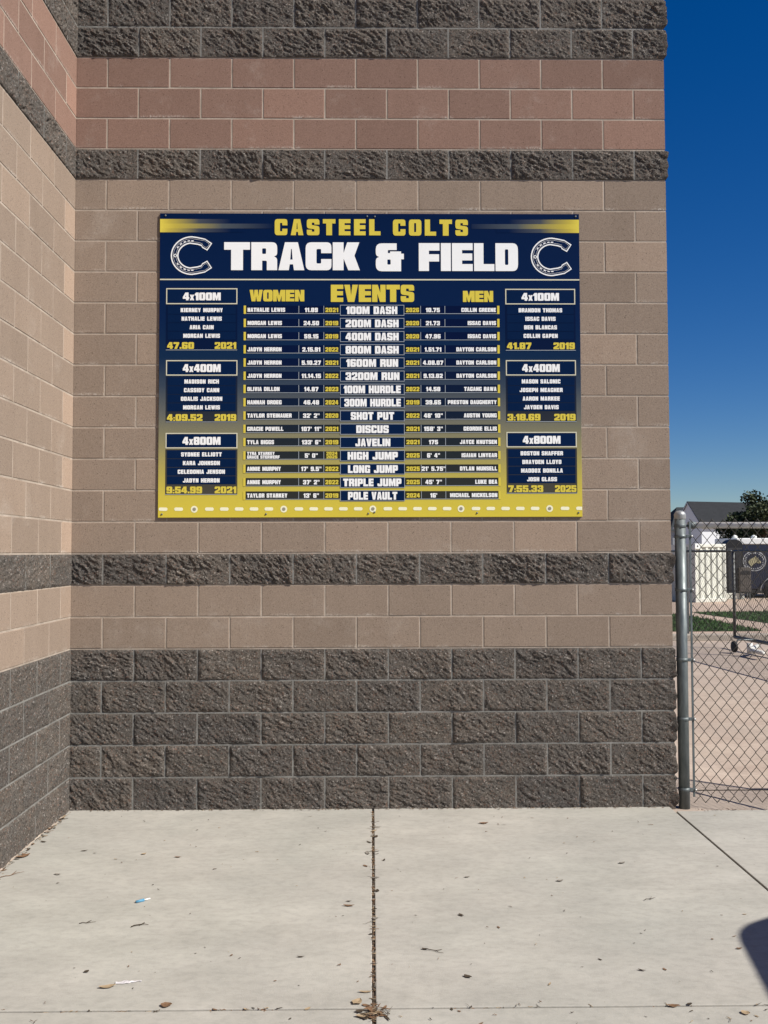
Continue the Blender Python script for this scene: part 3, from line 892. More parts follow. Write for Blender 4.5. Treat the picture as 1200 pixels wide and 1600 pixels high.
g = G()
g2 = G()
def pill(g, xc, yc, w_, h, lay):
    pts = []
    for k in range(16):
        t = 2 * math.pi * k / 16
        pts.append((xc + (w_ / 2 - h / 2) * (1 if math.cos(t) > 0 else -1) + h / 2 * math.cos(t), yc + h / 2 * math.sin(t)))
    g.add([(xpx(min(max(a, 248.7), 906.7)), YB - lay * LAY, zpx(b)) for a, b in pts], [tuple(range(15, -1, -1))])
rings_x = [304.6, 443, 581, 718, 856]
dashes = [256.5, 280.5, 880, 904] + [r + 23.3 + k * 23.0 for r in rings_x[:4] for k in range(5)]
for x in dashes:
    pill(g, x, 795.2, 13.6, 5.4, 1)
for x in rings_x:
    pill(g, x, 795.4, 10.6, 10.6, 1)
    pill(g2, x, 795.4, 5.4, 5.4, 2)
tm = g.build('track_marking', plain('pale_cream_print', (0.86, 0.84, 0.60), 0.45, 0, 0.05), board)
g2.build('marking_center', MAT['grey_print'], tm)
for x, y in ((257, 337.6), (573, 338.5), (585, 338.8), (901.5, 338), (254.5, 803), (415.5, 803), (574, 802.5), (583.5, 800.5), (743, 802), (901, 802)):
    c = (xpx(x), 0, zpx(y))
    s = G()
    pr = [(0.0062, 0), (0.0062, 0.002), (0.0040, 0.0045), (0.0001, 0.005)]
    s.lathe(pr, (0, 0, 0), 12)
    s.v = [(c[0] + a, YB - b2, c[2] + b_) for a, b_, b2 in s.v]
    s.build('screw', MAT['galv'], board)

# ------------------------------------------------------------------ ground
XJ, XK, YJ = 1.931, 3.832, -2.655
def slab(x0, x1, y0, y1, name='walkway_slab', mat='slab'):
    o = G().box(x0, x1, y0, y1, -0.11, 0.0, 0.004).build(name, MAT[mat])
    return tag(o, kind='structure')
hw = 0.0068
slab(-0.2, XJ - hw, YJ + 0.007, 0.05)
slab(XJ + hw, XK - 0.006, YJ + 0.007, 0.05)
slab(XK + 0.006, 12, YJ + 0.007, -0.105)
for x0, x1 in ((-0.2, XJ - hw), (XJ + hw, XK - 0.006), (XK + 0.006, 12)):
    slab(x0, x1, -6.0, YJ - 0.004)
slab(-0.2, 12, -16, -6.012)
# lot beyond the fence: falls away gently to the right just behind the walk, level farther out
def sm(t):
    t = max(0, min(1, t))
    return t * t * (3 - 2 * t)
def lot_z(x, y):
    d = -0.125 * max(0.0, min(1.0, (x - 4.0) / 0.75)) * (1 - sm((y - 1.2) / 3.5))
    return d - 0.016
xs = [3.7, 4.0, 4.15, 4.3, 4.45, 4.6, 4.75, 5.2, 6, 8, 12, 20, 40, 90, 400]
ys = [-0.105, 0.0, 0.2, 0.4, 0.7, 1.0, 1.4, 2, 2.6, 3.2, 4, 5, 7, 10, 16, 30, 60, 120, 500]
V = [(x, y, lot_z(x, y)) for y in ys for x in xs]
F = [(j * len(xs) + i, j * len(xs) + i + 1, (j + 1) * len(xs) + i + 1, (j + 1) * len(xs) + i) for j in range(len(ys) - 1) for i in range(len(xs) - 1)]
tag(mesh('lot_pavement', V, F, MAT['lot']), kind='structure')
tag(mesh('ground', [(-400, -400, -0.25), (400, -400, -0.25), (400, 500, -0.25), (-400, 500, -0.25)], [(0, 1, 2, 3)], plain('brown_dirt', (0.20, 0.15, 0.11), 0.95, 0, 0.4, 3)), kind='structure')
# dirt lying in the joints
tag(G().box(-0.2, 12, -5.99, -0.11, -0.060, -0.0085).build('joint_soil', plain('joint_soil', (0.13, 0.098, 0.075), 0.95, 0, 0.6, 90, 0.1)), kind='structure')

# lawn wedges and the pinkish walk beyond
def flat(name, pts, z, mat, kind='structure'):
    o = mesh(name, [(x, y, z) for x, y in pts], [tuple(range(len(pts)))], mat)
    return tag(o, kind=kind)
m = M('grass_soil', 0.95)
m.base(m.mix(m.noise(6, 5), (0.020, 0.045, 0.012, 1), (0.045, 0.085, 0.022, 1)))
soil = m.m
walk = flat('walkway', [(6, 11.55), (45, 11.55), (60, 30), (6, 30)], 0.000, MAT['path'])
LAWN1 = [(10.45, 19.15), (12.6, 19.4), (17, 19.6), (17, 11.9), (14.2, 11.9), (10.86, 15.28), (10.5, 18.2)]
LAWN2 = [(6.2, 20.3), (9.0, 19.9), (9.93, 17.67), (9.95, 16), (9.9, 13.2), (8.4, 13.15), (6.2, 13.15)]
flat('lawn_soil', LAWN1, 0.010, soil)
flat('lawn_soil', LAWN2, 0.010, soil)
def inside(p, poly):
    r = False
    for i in range(len(poly)):
        (x1, y1), (x2, y2) = poly[i - 1], poly[i]
        if (y1 > p[1]) != (y2 > p[1]) and p[0] < (x2 - x1) * (p[1] - y1) / (y2 - y1) + x1:
            r = not r
    return r
gm = M('grass_blades', 0.75)
gm.base(gm.mix(gm.noise(2.5, 4), (0.022, 0.060, 0.012, 1), (0.060, 0.125, 0.026, 1)))
g = G()
R2 = random.Random(3)
for poly, N in ((LAWN1, 9000), (LAWN2, 9000)):
    bx = [p[0] for p in poly]; by = [p[1] for p in poly]
    for _ in range(N):
        x, y = R2.uniform(min(bx), max(bx)), R2.uniform(min(by), max(by))
        if not inside((x, y), poly):
            continue
        h = R2.uniform(0.03, 0.075); a = R2.uniform(0, 6.28); dx, dy = math.cos(a) * 0.012, math.sin(a) * 0.012
        lx, ly = R2.uniform(-.03, .03), R2.uniform(-.03, .03)
        g.add([(x - dx, y - dy, 0.01), (x + dx, y + dy, 0.01), (x + lx, y + ly, 0.01 + h)], [(0, 1, 2)])
tag(g.build('lawn_grass', gm.m), 'short green lawn grass in two wedges beyond the fence', 'grass', kind='stuff')
g = G().box(6, 30, 11.35, 11.55, -0.03, 0.10, 0.02)
tag(g.build('kerb', concrete('kerb_concrete', (0.34, 0.30, 0.25, 1), (0.46, 0.41, 0.35, 1), (0.36, 0.31, 0.27, 1), False)), kind='structure')

# ------------------------------------------------------------------ chain-link fence next to the wall
FY = 0.02
def chainlink(g, p0, dirv, length, z0, z1, a, k, r, n=5, wob=0.0):
    """woven zig-zag strands; a = half cell width, k = half cell height"""
    d = Vector(dirv).normalized()
    nrm = d.cross(Vector((0, 0, 1)))
    ns, nk = int(length / a), int((z1 - z0) / k)
    for i in range(ns):
        pts = []
        for j in range(nk + 1):
            side = (i + j) % 2
            u = (i + side) * a
            off = (0.0028 if side else -0.0028) * (r / 0.0019)
            jx = wob * math.sin(i * 12.9 + j * 7.3)
            pts.append(Vector(p0) + d * (u + jx) + nrm * off + Vector((0, 0, z0 + j * k + wob * math.sin(i * 3.1 + j * 5.7))))
        g.tube(pts, r, n, False)
fence = tag(empty('chain_link_fence', (3.93, FY, 0)), 'galvanised chain-link fence with round capped post beside the block wall', 'fence')
PX = 0.0
g = G().lathe([(0.0350, -0.15), (0.0350, 1.845)], (0, 0, 0), 28)
post = g.build('terminal_post', MAT['galv'], fence)
g = G().lathe([(0.0362, 1.838), (0.0374, 1.842), (0.0374, 1.862), (0.0382, 1.866), (0.0360, 1.875), (0.029, 1.886), (0.017, 1.893), (0.003, 1.895)], (0, 0, 0), 28)
g.build('post_cap', MAT['cap'], post)
for z in (1.727, 1.382, 0.932, 0.554, 0.106):
    g = G()
    g.lathe([(0.0352, z - 0.011), (0.0380, z - 0.010), (0.0380, z + 0.010), (0.0352, z + 0.011)], (0, 0, 0), 28)
    g.box(0.030, 0.068, -0.026, -0.022, z - 0.010, z + 0.010, 0.001)
    g.box(0.030, 0.068, -0.016, -0.012, z - 0.010, z + 0.010, 0.001)
    b = g.build('tension_band', MAT['galv'], fence)
    G().tube([(0.064, -0.034, z), (0.064, -0.006, z)], 0.0045, 8).tube([(0.064, -0.036, z), (0.064, -0.027, z)], 0.008, 6).build('bolt', MAT['cap'], b)
G().box(0.050, 0.064, -0.0215, -0.0165, 0.06, 1.82, 0.001).build('tension_bar', MAT['galv'], fence)
FL = 4.2
rl = G().tube([(0.075, 0.012, 1.80), (FL, 0.012, 1.792)], 0.0205, 16).build('top_rail', MAT['rail'], fence)
g = G().lathe([(0.0352, 1.782), (0.0380, 1.784), (0.0380, 1.806), (0.0352, 1.808)], (0, 0, 0), 28)
g.tube([(0.034, 0.0, 1.795), (0.062, 0.008, 1.798)], 0.008, 8).tube([(0.058, 0.012, 1.80), (0.10, 0.012, 1.80)], 0.0245, 16)
g.build('rail_end', MAT['galv'], rl)
g = G()
chainlink(g, (0.057, -0.019, 0), (1, 0, 0), FL - 0.06, 0.022, 1.838, 0.0366, 0.0454, 0.0028, 5, 0.0016)
g.build('wire_mesh', MAT['wire'], fence)
G().tube([(0.0, -0.006, 0.098), (FL, -0.006, 0.098)], 0.003, 6).build('tension_wire', MAT['wire'], fence)
for x in (1.12, FL):
    G().lathe([(0.024, -0.25), (0.024, 1.775)], (x, 0.035, 0), 16).build('line_post', MAT['galv'], fence)
# broken concrete footing and grit at the fence foot
tag(G().box(4.02, 12, -0.104, -0.075, -0.2, -0.004, 0.003).build('footing_strip', MAT['slab']), kind='structure')

# ------------------------------------------------------------------ far gate and fence run along X = 8
far = tag(empty('rolling_gate', (8.06, 9.93, 0)), 'low chain-link rolling gate on a small black caster beyond the near fence', 'gate')
far.rotation_euler = (0, 0, math.radians(-85))
g = G()
g.tube([(0, 0, 0.18), (0, 0, 1.63)], 0.026, 10).tube([(0, 0, 1.63), (5.5, 0, 1.63)], 0.021, 10).tube([(0, 0, 0.18), (5.5, 0, 0.18)], 0.030, 10).tube([(1.33, 0, 0.18), (1.33, 0, 2.1)], 0.03, 10).tube([(5.5, 0, 0.18), (5.5, 0, 1.63)], 0.026, 10)
g.build('gate_frame', MAT['dark_steel'], far)
g = G()
chainlink(g, (0, 0, 0), (1, 0, 0), 5.5, 0.2, 1.62, 0.037, 0.045, 0.0035, 3)
g.build('wire_mesh', MAT['wire'], far)
g = G()
wh = []
for k in range(20):
    t = 2 * math.pi * k / 20
    wh.append((0.55, -0.42, 0.09))
g.lathe([(0.035, -0.022), (0.085, -0.022), (0.092, -0.012), (0.092, 0.012), (0.085, 0.022), (0.035, 0.022)], (0, 0, 0), 20)
def turn(v, c, ax):
    x, y, z = v
    return (c[0] + z, c[1] + x, c[2] + y) if ax == 'x' else (c[0] + x, c[1] + z, c[2] + y)
g.v = [turn(v, (0.72, -0.36, 0.093), 'y') for v in g.v]
wl = g.build('caster_wheel', MAT['black'], far)
G().tube([(0.72, -0.36, 0.09), (0.72, -0.30, 0.20), (0.72, 0, 0.20)], 0.014, 8).build('caster_arm', MAT['galv'], wl)
G().tube([(1.0, -0.10, 0.13), (1.28, -0.38, 0.10), (1.7, -0.38, 0.09)], 0.035, 10).tube([(1.28, -0.38, 0.04), (1.28, -0.38, 0.20)], 0.045, 10).build('pipe_brace', plain('white_painted_pipe', (0.68, 0.68, 0.64), 0.5), far)

run = tag(empty('far_fence', (0, 0, 0)), 'grey chain-link fence run with two stout posts behind the rolling gate', 'fence')
pp = [(8.06, 10.02), (7.85, 11.73), (8.02, 13.5)]
g = G()
for (x, y), h in zip(pp[1:], (1.72, 1.95)):
    G().box(x - 0.035, x + 0.035, y - 0.035, y + 0.035, -0.02, h, 0.006).build('post', MAT['dark_steel'], run)
for a, b in zip(pp[:-1], pp[1:]):
    g.tube([(*a, 1.63), (*b, 1.63)], 0.021, 8)
g.build('top_rail', MAT['dark_steel'], run)
g = G()
for a, b in zip(pp[:-1], pp[1:]):
    d = Vector((b[0] - a[0], b[1] - a[1], 0))
    chainlink(g, (*a, 0), d, d.length, 0.05, 1.62, 0.037, 0.045, 0.0019, 3)
g.build('wire_mesh', MAT['wire'], run)

# ------------------------------------------------------------------ container, cabinet, trailer, utility box
CY = 24.0
cream = plain('cream_painted_steel', (0.70, 0.71, 0.62), 0.55, 0, 0.12, 6)
con = tag(empty('storage_container', (12.2, CY, 0), math.radians(24)), 'cream corrugated steel storage container left of the black tank', 'container')
g = G()
n, w_ = 34, 1.30
prof, x = [], 0.02
while x < w_ - 0.02:
    for dx, d in ((0.05, 0.0), (0.09, 0.045), (0.17, 0.045), (0.21, 0.0)):
        if x + dx < w_ - 0.02:
            prof.append((x + dx, d))
    x += 0.245
V = [(x, d, z) for z in (0.12, 1.76) for x, d in [(0.02, 0)] + prof + [(w_ - 0.02, 0)]]
k = len(V) // 2
g.add(V, [(i, i + 1, k + i + 1, k + i) for i in range(k - 1)])
g.build('corrugated_panel', cream, con)
g = G()
g.box(0, w_, -0.02, 0.05, 1.76, 1.86, 0.01).box(0, w_, -0.02, 0.05, 0.0, 0.12, 0.01).box(-0.0, 0.06, -0.015, 0.06, 0.12, 1.76, 0.008).box(w_ - 0.06, w_, -0.015, 0.06, 0.12, 1.76, 0.008)
g.box(0.002, w_ - 0.002, 0.052, 5.5, 0.02, 1.85)
g.build('body', plain('cream_container_frame', (0.68, 0.68, 0.60), 0.55, 0, 0.15, 6), con)
g = G()
g.box(-0.012, 0.20, -0.04, 0.10, 1.70, 1.875, 0.01)
cc = g.build('corner_casting', plain('white_casting', (0.76, 0.76, 0.72), 0.5), con)
g = G().lathe([(0.028, 0), (0.028, 0.004)], (0, 0, 0), 14)
g.v = [(0.09 + a, -0.041 - c_, 1.79 + b) for a, b, c_ in g.v]
g.build('lifting_hole', MAT['black'], cc)

cab = tag(empty('equipment_cabinet', (13.96, CY + 2.0, 0)), 'tall black rounded-top cabinet on a cream plinth between container and navy trailer', 'cabinet')
prof = [(0, 0.2), (0, 1.76)] + [(0.26 - 0.26 * math.cos(math.radians(t)), 1.76 + 0.18 * math.sin(math.radians(t))) for t in range(15, 180, 15)] + [(0.52, 1.76), (0.52, 0.2)]
G().prism([(x, 0, z) for x, z in prof], (0, 0.4, 0)).build('body', plain('black_plastic', (0.012, 0.012, 0.013), 0.5, 0, 0.3, 8), cab)
g = G().box(0.03, 0.49, -0.02, 0.0, 1.60, 1.66, 0.005).box(0.05, 0.24, -0.012, 0.0, 0.3, 1.55, 0.004).box(0.28, 0.47, -0.012, 0.0, 0.3, 1.55, 0.004)
g.build('door_panel', plain('dark_grey_panel', (0.030, 0.031, 0.034), 0.5, 0, 0.4, 10), cab)
G().box(-0.02, 0.54, -0.02, 0.42, 0.0, 0.2, 0.01).build('plinth', cream, cab)

navy = M('navy_vinyl_wrap', 0.45, 0, 0.4)
nf = navy.noise(28, 5, 0.75)
navy.base(navy.mix(navy.rng(nf, 0.52, 0.68), (0.006, 0.010, 0.030, 1), (0.060, 0.068, 0.10, 1)))
tr = tag(empty('cargo_trailer', (14.62, CY + 2.75, 0)), 'navy cargo trailer with round horse emblem and white roof edge', 'trailer')
G().box(0, 4.2, 0, 1.9, 0.30, 1.78, 0.02).build('body', navy.m, tr)
G().box(-0.02, 4.22, -0.02, 1.92, 1.782, 1.99, 0.025).build('roof', plain('white_roof_metal', (0.80, 0.80, 0.78), 0.45), tr)
g = G()
for x in (0.12, 0.75):
    g.lathe([(0.09, 0), (0.09, 0.06), (0.05, 0.10), (0.005, 0.115)], (x, 0.5, 1.992), 14)
g.build('roof_vent', plain('white_vent', (0.75, 0.76, 0.72), 0.5), tr)
G().box(0.0, 4.2, 0.02, 1.88, 0.16, 0.298, 0.01).box(-0.9, 0.0, 0.9, 1.0, 0.22, 0.30, 0.01).tube([(-0.75, 0.95, 0.02), (-0.75, 0.95, 0.3)], 0.035, 10).build('chassis', MAT['black'], tr)
for x in (1.14, 2.0):
    for y in (-0.02, 1.68):
        g = G().lathe([(0.10, 0), (0.28, 0), (0.31, 0.03), (0.31, 0.17), (0.28, 0.20), (0.10, 0.20)], (0, 0, 0), 24)
        g.v = [(x + a, y + c_, 0.31 + b) for a, b, c_ in g.v]
        wl = g.build('wheel', MAT['black'], tr)
        g = G().lathe([(0.17, 0), (0.19, 0.01), (0.06, 0.03), (0.02, 0.04)], (0, 0, 0), 16)
        sgn = -1 if y < 0 else 1
        g.v = [(x + a, (y if y < 0 else y + 0.20) + sgn * c_, 0.31 + b) for a, b, c_ in g.v]
        g.build('rim', MAT['cap'], wl)
g = G()
arc = [(1.14 + 0.43 * math.cos(math.radians(t)), -0.05, 0.25 + 0.43 * math.sin(math.radians(t))) for t in range(0, 181, 12)]
g.tube(arc, 0.022, 8)
g.build('wheel_arch', plain('pale_arch_trim', (0.34, 0.35, 0.37), 0.4, 0.4), tr)
# round emblem on the side: ring of worn illegible marks about a pale horse head
g = G()
ec = (0.55, 1.23)
R3 = random.Random(11)
for r0, r1, n_ in ((0.345, 0.375, 60), ):
    for k in range(n_):
        t0, t1 = 2 * math.pi * k / n_, 2 * math.pi * (k + 1) / n_
        g.add([(ec[0] + r * math.cos(t), -0.003, ec[1] + r * 0.9 * math.sin(t)) for r, t in ((r0, t0), (r1, t0), (r1, t1), (r0, t1))], [(0, 3, 2, 1)])
for k in range(26):
    t0 = 2 * math.pi * k / 26
    dt = 0.075 if k % 5 else 0.03
    a, b = R3.uniform(0.262, 0.275), R3.uniform(0.31, 0.325)
    g.add([(ec[0] + r * math.cos(t), -0.003, ec[1] + r * 0.9 * math.sin(t)) for r, t in ((a, t0 - dt), (b, t0 - dt), (b, t0 + dt), (a, t0 + dt))], [(0, 3, 2, 1)])
em = g.build('round_emblem', plain('worn_white_vinyl', (0.55, 0.56, 0.56), 0.5, 0, 0.4, 30), tr)
g = G()
head = [(-.20, -.02), (-.13, .06), (-.02, .12), (.04, .17), (.08, .10), (.17, .03), (.22, -.05), (.16, -.09), (.06, -.05), (-.02, -.10), (-.10, -.18), (-.16, -.12)]
g.add([(ec[0] + a, -0.004, ec[1] + b) for a, b in head], [tuple(range(len(head)))])
for k in range(6):
    x, z = -0.16 + k * 0.05, -0.10 + k * 0.035
    g.add([(ec[0] + x, -0.0048, ec[1] + z), (ec[0] + x + 0.02, -0.0048, ec[1] + z - 0.01), (ec[0] + x + 0.07, -0.0048, ec[1] + z + 0.09)], [(0, 1, 2)])
g.build('horse_head', plain('pale_gold_vinyl', (0.52, 0.47, 0.28), 0.5, 0, 0.6, 22), em)

ub = tag(empty('utility_box', (14.36, CY + 1.9, 0)), 'brown-grey metal utility box on short legs before the navy trailer', 'utility box')
G().box(0, 0.37, 0, 0.28, 0.24, 1.03, 0.012).build('body', plain('brown_grey_paint', (0.125, 0.110, 0.095), 0.6, 0, 0.25, 14), ub)
g = G()
for k in range(12):
    g.box(0.02, 0.35, -0.008, 0.0, 0.28 + k * 0.043, 0.30 + k * 0.043, 0.002)
g.build('louvre', plain('brown_grey_slat', (0.15, 0.132, 0.115), 0.6, 0, 0.25, 14), ub)
g = G()
pr = [(0.03 + 0.0, 0.80), (0.34, 0.80), (0.34, 0.87)] + [(0.185 + 0.155 * math.cos(math.radians(t)), 0.87 + 0.06 * math.sin(math.radians(t))) for t in range(15, 180, 15)] + [(0.03, 0.87)]
g.prism([(x, -0.012, z) for x, z in pr], (0, 0.01, 0))
g.build('hatch', MAT['black'], ub)
for x, y in ((0.02, 0.02), (0.31, 0.02), (0.02, 0.22), (0.31, 0.22)):
    G().box(x, x + 0.04, y, y + 0.04, -0.01, 0.24, 0.003).build('leg', MAT['dark_steel'], ub)

for o in (cab, tr, ub):
    o.scale = (1.09, 1.09, 1.045)
# ------------------------------------------------------------------ houses
def roof_mat(name, c):
    m = M(name, 0.9, spec=0.2)
    br = m.n('ShaderNodeTexBrick')
    m.l(m.scaled((1, 1, 1), (math.radians(90), 0, 0)), br.inputs['Vector'])
    br.inputs['Scale'].default_value = 1.0
    br.inputs['Brick Width'].default_value = 0.33
    br.inputs['Row Height'].default_value = 0.14
    br.inputs['Mortar Size'].default_value = 0.006
    n = m.noise(9, 4)
    br.inputs['Color1'].default_value = (*c, 1)
    br.inputs['Color2'].default_value = (*(v * 0.78 for v in c), 1)
    br.inputs['Mortar'].default_value = (*(v * 0.5 for v in c), 1)
    m.base(m.mix(m.rng(n, 0.35, 0.7, 0, 0.5), br.outputs[0], (*(v * 1.3 for v in c), 1)))
    return m.m
def siding(name, c):
    m = M(name, 0.6)
    wv = m.n('ShaderNodeTexWave', wave_type='BANDS', bands_direction='Z', wave_profile='SAW')
    m.l(m.co, wv.inputs['Vector'])
    wv.inputs['Scale'].default_value = 1.55
    m.base(m.mix(m.noise(5, 4), (*c, 1), (*(v * 0.93 for v in c), 1)))
    m.bump(wv.outputs['Fac'], 0.9, 0.03)
    return m.m
def gable_house(name, cx, cy, dx, dy, rz, ze, zr, wall, roof, label, windows=()):
    h = tag(empty(name, (cx, cy, 0), rz), label, 'house')
    g = G()
    g.prism([(-dx, -dy, 0), (-dx, dy, 0), (-dx, dy, ze), (-dx, 0, zr), (-dx, -dy, ze)], (2 * dx, 0, 0))
    g.build('wall', wall, h)
    g = G()
    t, ov, og = 0.10, 0.22, 0.12
    s = (zr - ze) / dy
    for sg in (-1, 1):
        e0 = (sg * (dy + ov), ze - s * ov + 0.02); r0 = (0, zr + 0.02)
        g.prism([(-dx - og, e0[0], e0[1]), (-dx - og, r0[0], r0[1]), (-dx - og, r0[0], r0[1] + t), (-dx - og, e0[0], e0[1] + t)], (2 * dx + 2 * og, 0, 0))
    rf = g.build('roof', roof, h)
    g = G()
    for sg in (-1, 1):
        g.prism([(-dx - og - 0.02, sg * (dy + ov), ze - s * ov - 0.06), (-dx - og - 0.02, 0, zr - 0.06), (-dx - og - 0.02, 0, zr + 0.04), (-dx - og - 0.02, sg * (dy + ov), ze - s * ov + 0.04)], (0.018, 0, 0))
        g.box(-dx - og, dx + og, sg * (dy + ov) - 0.02 + (0.021 * sg), sg * (dy + ov) + 0.02 + (0.021 * sg), ze - s * ov - 0.04, ze - s * ov + 0.10)
    g.build('fascia', plain('white_fascia', (0.74, 0.74, 0.74), 0.5), rf)
    for wx, wz, ww, wh_ in windows:
        f = G().box(wx, wx + ww, -dy - 0.03, -dy - 0.002, wz, wz + wh_, 0.01).build('window', plain('white_window_frame', (0.72, 0.72, 0.7), 0.5), h)
        G().box(wx + 0.06, wx + ww - 0.06, -dy - 0.036, -dy - 0.031, wz + 0.06, wz + wh_ - 0.06).build('pane', plain('dark_window_glass', (0.02, 0.025, 0.03), 0.1, 0, 0.2, 4, 0.6), f)
    return h
gable_house('gabled_house', 38.29, 82.74, 8.0, 1.8, math.radians(20), 3.98, 6.05, siding('white_lap_siding', (0.72, 0.74, 0.76)), roof_mat('charcoal_shingle', (0.024, 0.026, 0.029)),
            'white sided house with charcoal gable roof behind the container', [(3.0, 1.2, 1.3, 1.5), (-1.2, 1.2, 1.3, 1.5)])
# hip-roofed house farther back on the left
hh = tag(empty('hip_roof_house', (41.8, 105, 0)), 'house with dark green-grey hip roof peeking behind the gable', 'house')
G().box(-5.8, 5.8, -4, 4, -0.02, 4.0).build('wall', siding('grey_lap_siding', (0.30, 0.32, 0.34)), hh)
g = G()
A = [(-6.2, -4.4, 3.95), (6.2, -4.4, 3.95), (6.2, 4.4, 3.95), (-6.2, 4.4, 3.95), (-4.0, 0, 6.8), (4.0, 0, 6.8)]
g.add(A, [(0, 1, 5, 4), (1, 2, 5), (2, 3, 4, 5), (3, 0, 4), (3, 2, 1, 0)])
g.build('roof', roof_mat('dark_hip_shingle', (0.036, 0.042, 0.045)), hh)

# ------------------------------------------------------------------ tree
def tree(loc, label, seed, clumps, nleaf, size, trunk_h, cmat, tmat):
    R = random.Random(seed)
    t = tag(empty('tree', loc), label, 'tree')
    g = G()
    g.tube([(0, 0, -0.1), (0.03, 0.02, trunk_h * 0.5), (-0.02, 0.05, trunk_h)], [0.16, 0.12, 0.10], 10)
    for c, r in clumps:
        m_ = Vector((c[0] * 0.45, c[1] * 0.45, trunk_h + (c[2] - trunk_h) * 0.45 + 0.1))
        g.tube([(-0.02, 0.05, trunk_h * 0.92), m_, c], [0.075, 0.045, 0.012], 7)
    g.build('trunk', tmat, t)
    g = G()
    tones = []
    for c, r in clumps:
        for _ in range(int(nleaf * r * r)):
            d = Vector((R.gauss(0, 1), R.gauss(0, 1), R.gauss(0, 1))).normalized()
            q = Vector(c) + Vector((d.x * r, d.y * r, d.z * r * 0.8)) * (R.random() ** 0.45) * R.uniform(0.75, 1.15)
            a = Vector((R.gauss(0, 1), R.gauss(0, 1), R.gauss(0, 0.7))).normalized()
            b = a.cross(Vector((R.gauss(0, 1), R.gauss(0, 1), R.gauss(0, 1)))).normalized()
            l_, w2 = size * R.uniform(0.6, 1.3), size * R.uniform(0.25, 0.45)
            g.add([q, q + a * l_ * .5 + b * w2, q + a * l_, q + a * l_ * .5 - b * w2], [(0, 1, 2, 3)])
            tones.append(R.random())
    g.build('crown', cmat, t, tones)
    return t
lm = M('dark_leaf', 0.65, 0, 0.35)
lm.base(lm.ramp(lm.attr('tone'), [(0, (0.012, 0.020, 0.007, 1)), (0.6, (0.030, 0.046, 0.014, 1)), (1, (0.085, 0.100, 0.040, 1))]))
bark = plain('brown_bark', (0.10, 0.075, 0.055), 0.95, 0, 0.4, 25, 0.1, 0.6)
cl = []
R4 = random.Random(21)
for _ in range(30):
    a, h = R4.uniform(0, 6.28), R4.uniform(0, 1)
    rr = (1.75 if h < 0.55 else 1.75 * (1 - (h - 0.55) * 1.5)) * R4.uniform(0.5, 1.0)
    cl.append(((rr * math.cos(a), rr * math.sin(a), 1.75 + h * 2.35), R4.uniform(0.35, 0.62)))
for _ in range(16):
    cl.append(((R4.uniform(-1.7, 0.3), R4.uniform(-1.0, 0.6), R4.uniform(1.9, 3.3)), R4.uniform(0.35, 0.55)))
tree((19.9, 37, 0), 'dark dense tree in front of the white house roof', 5, cl, 1500, 0.14, 1.7, lm.m, bark)
cl = [((R4.uniform(-3, 3), R4.uniform(-1.2, 1.2), 1.2 + R4.uniform(-0.4, 1.2)), R4.uniform(0.5, 0.8)) for _ in range(22)]
tree((22.5, 39.0, 0), 'low dark spreading tree standing behind the navy trailer', 6, cl, 500, 0.20, 0.9, lm.m, bark)

# ------------------------------------------------------------------ golf cart just right of the frame; its canopy shades the walk corner
gc = tag(empty('golf_cart', (5.75, -3.86, 0), math.radians(-10)), 'parked golf cart with a dark canopy on four struts beside the walkway', 'golf cart')
body = plain('dark_green_body', (0.02, 0.05, 0.035), 0.35, 0, 0.1, 5)
prof = [(-1.15, 0.35), (1.15, 0.35), (1.15, 0.62), (0.95, 0.85), (0.72, 0.88), (0.62, 0.45), (-0.05, 0.45), (-0.10, 0.66), (-0.75, 0.68), (-1.15, 0.75)]
G().prism([(-0.52, y, z) for y, z in prof], (1.04, 0, 0)).build('body', body, gc)
vinyl = plain('beige_vinyl', (0.45, 0.40, 0.32), 0.5)
G().box(-0.50, 0.50, -0.66, -0.12, 0.69, 0.79, 0.03).build('seat', vinyl, gc)
G().box(-0.50, 0.50, -0.74, -0.64, 0.80, 1.15, 0.03).build('backrest', vinyl, gc)
# canopy with rounded corners
pts = [(p.x, p.y, 1.86) for p in contour([(-0.62, -1.1, .12), (0.62, -1.1, .12), (0.62, 0.85, .14), (0.28, 1.14, .2), (-0.28, 1.14, .2), (-0.62, 0.85, .14)])]
G().prism(pts, (0, 0, 0.055)).build('canopy', plain('black_canopy', (0.03, 0.03, 0.032), 0.4), gc)
for x in (-0.50, 0.50):
    for y0, y1 in ((0.86, 0.66), (-0.95, -0.85)):
        G().tube([(x, y0, 0.7), (x, y1, 1.87)], 0.018, 8).build('strut', MAT['black'], gc)
for x in (-0.50, 0.36):
    for y in (0.80, -0.80):
        g = G().lathe([(0.08, 0), (0.20, 0), (0.23, 0.03), (0.23, 0.13), (0.20, 0.16), (0.08, 0.16)], (0, 0, 0), 20)
        g.v = [(x - 0.01 + c_, y + a, 0.232 + b) for a, b, c_ in g.v]
        g.build('wheel', MAT['black'], gc)
G().tube([(-0.25, 0.72, 0.80), (-0.25, 0.42, 1.02)], 0.015, 8).tube([(-0.25 + 0.17 * math.cos(t * 0.52), 0.42 + 0.09 * math.sin(t * 0.52), 1.02 + 0.14 * math.sin(t * 0.52)) for t in range(12)], 0.012, 6, False, True).build('steering_wheel', MAT['black'], gc)

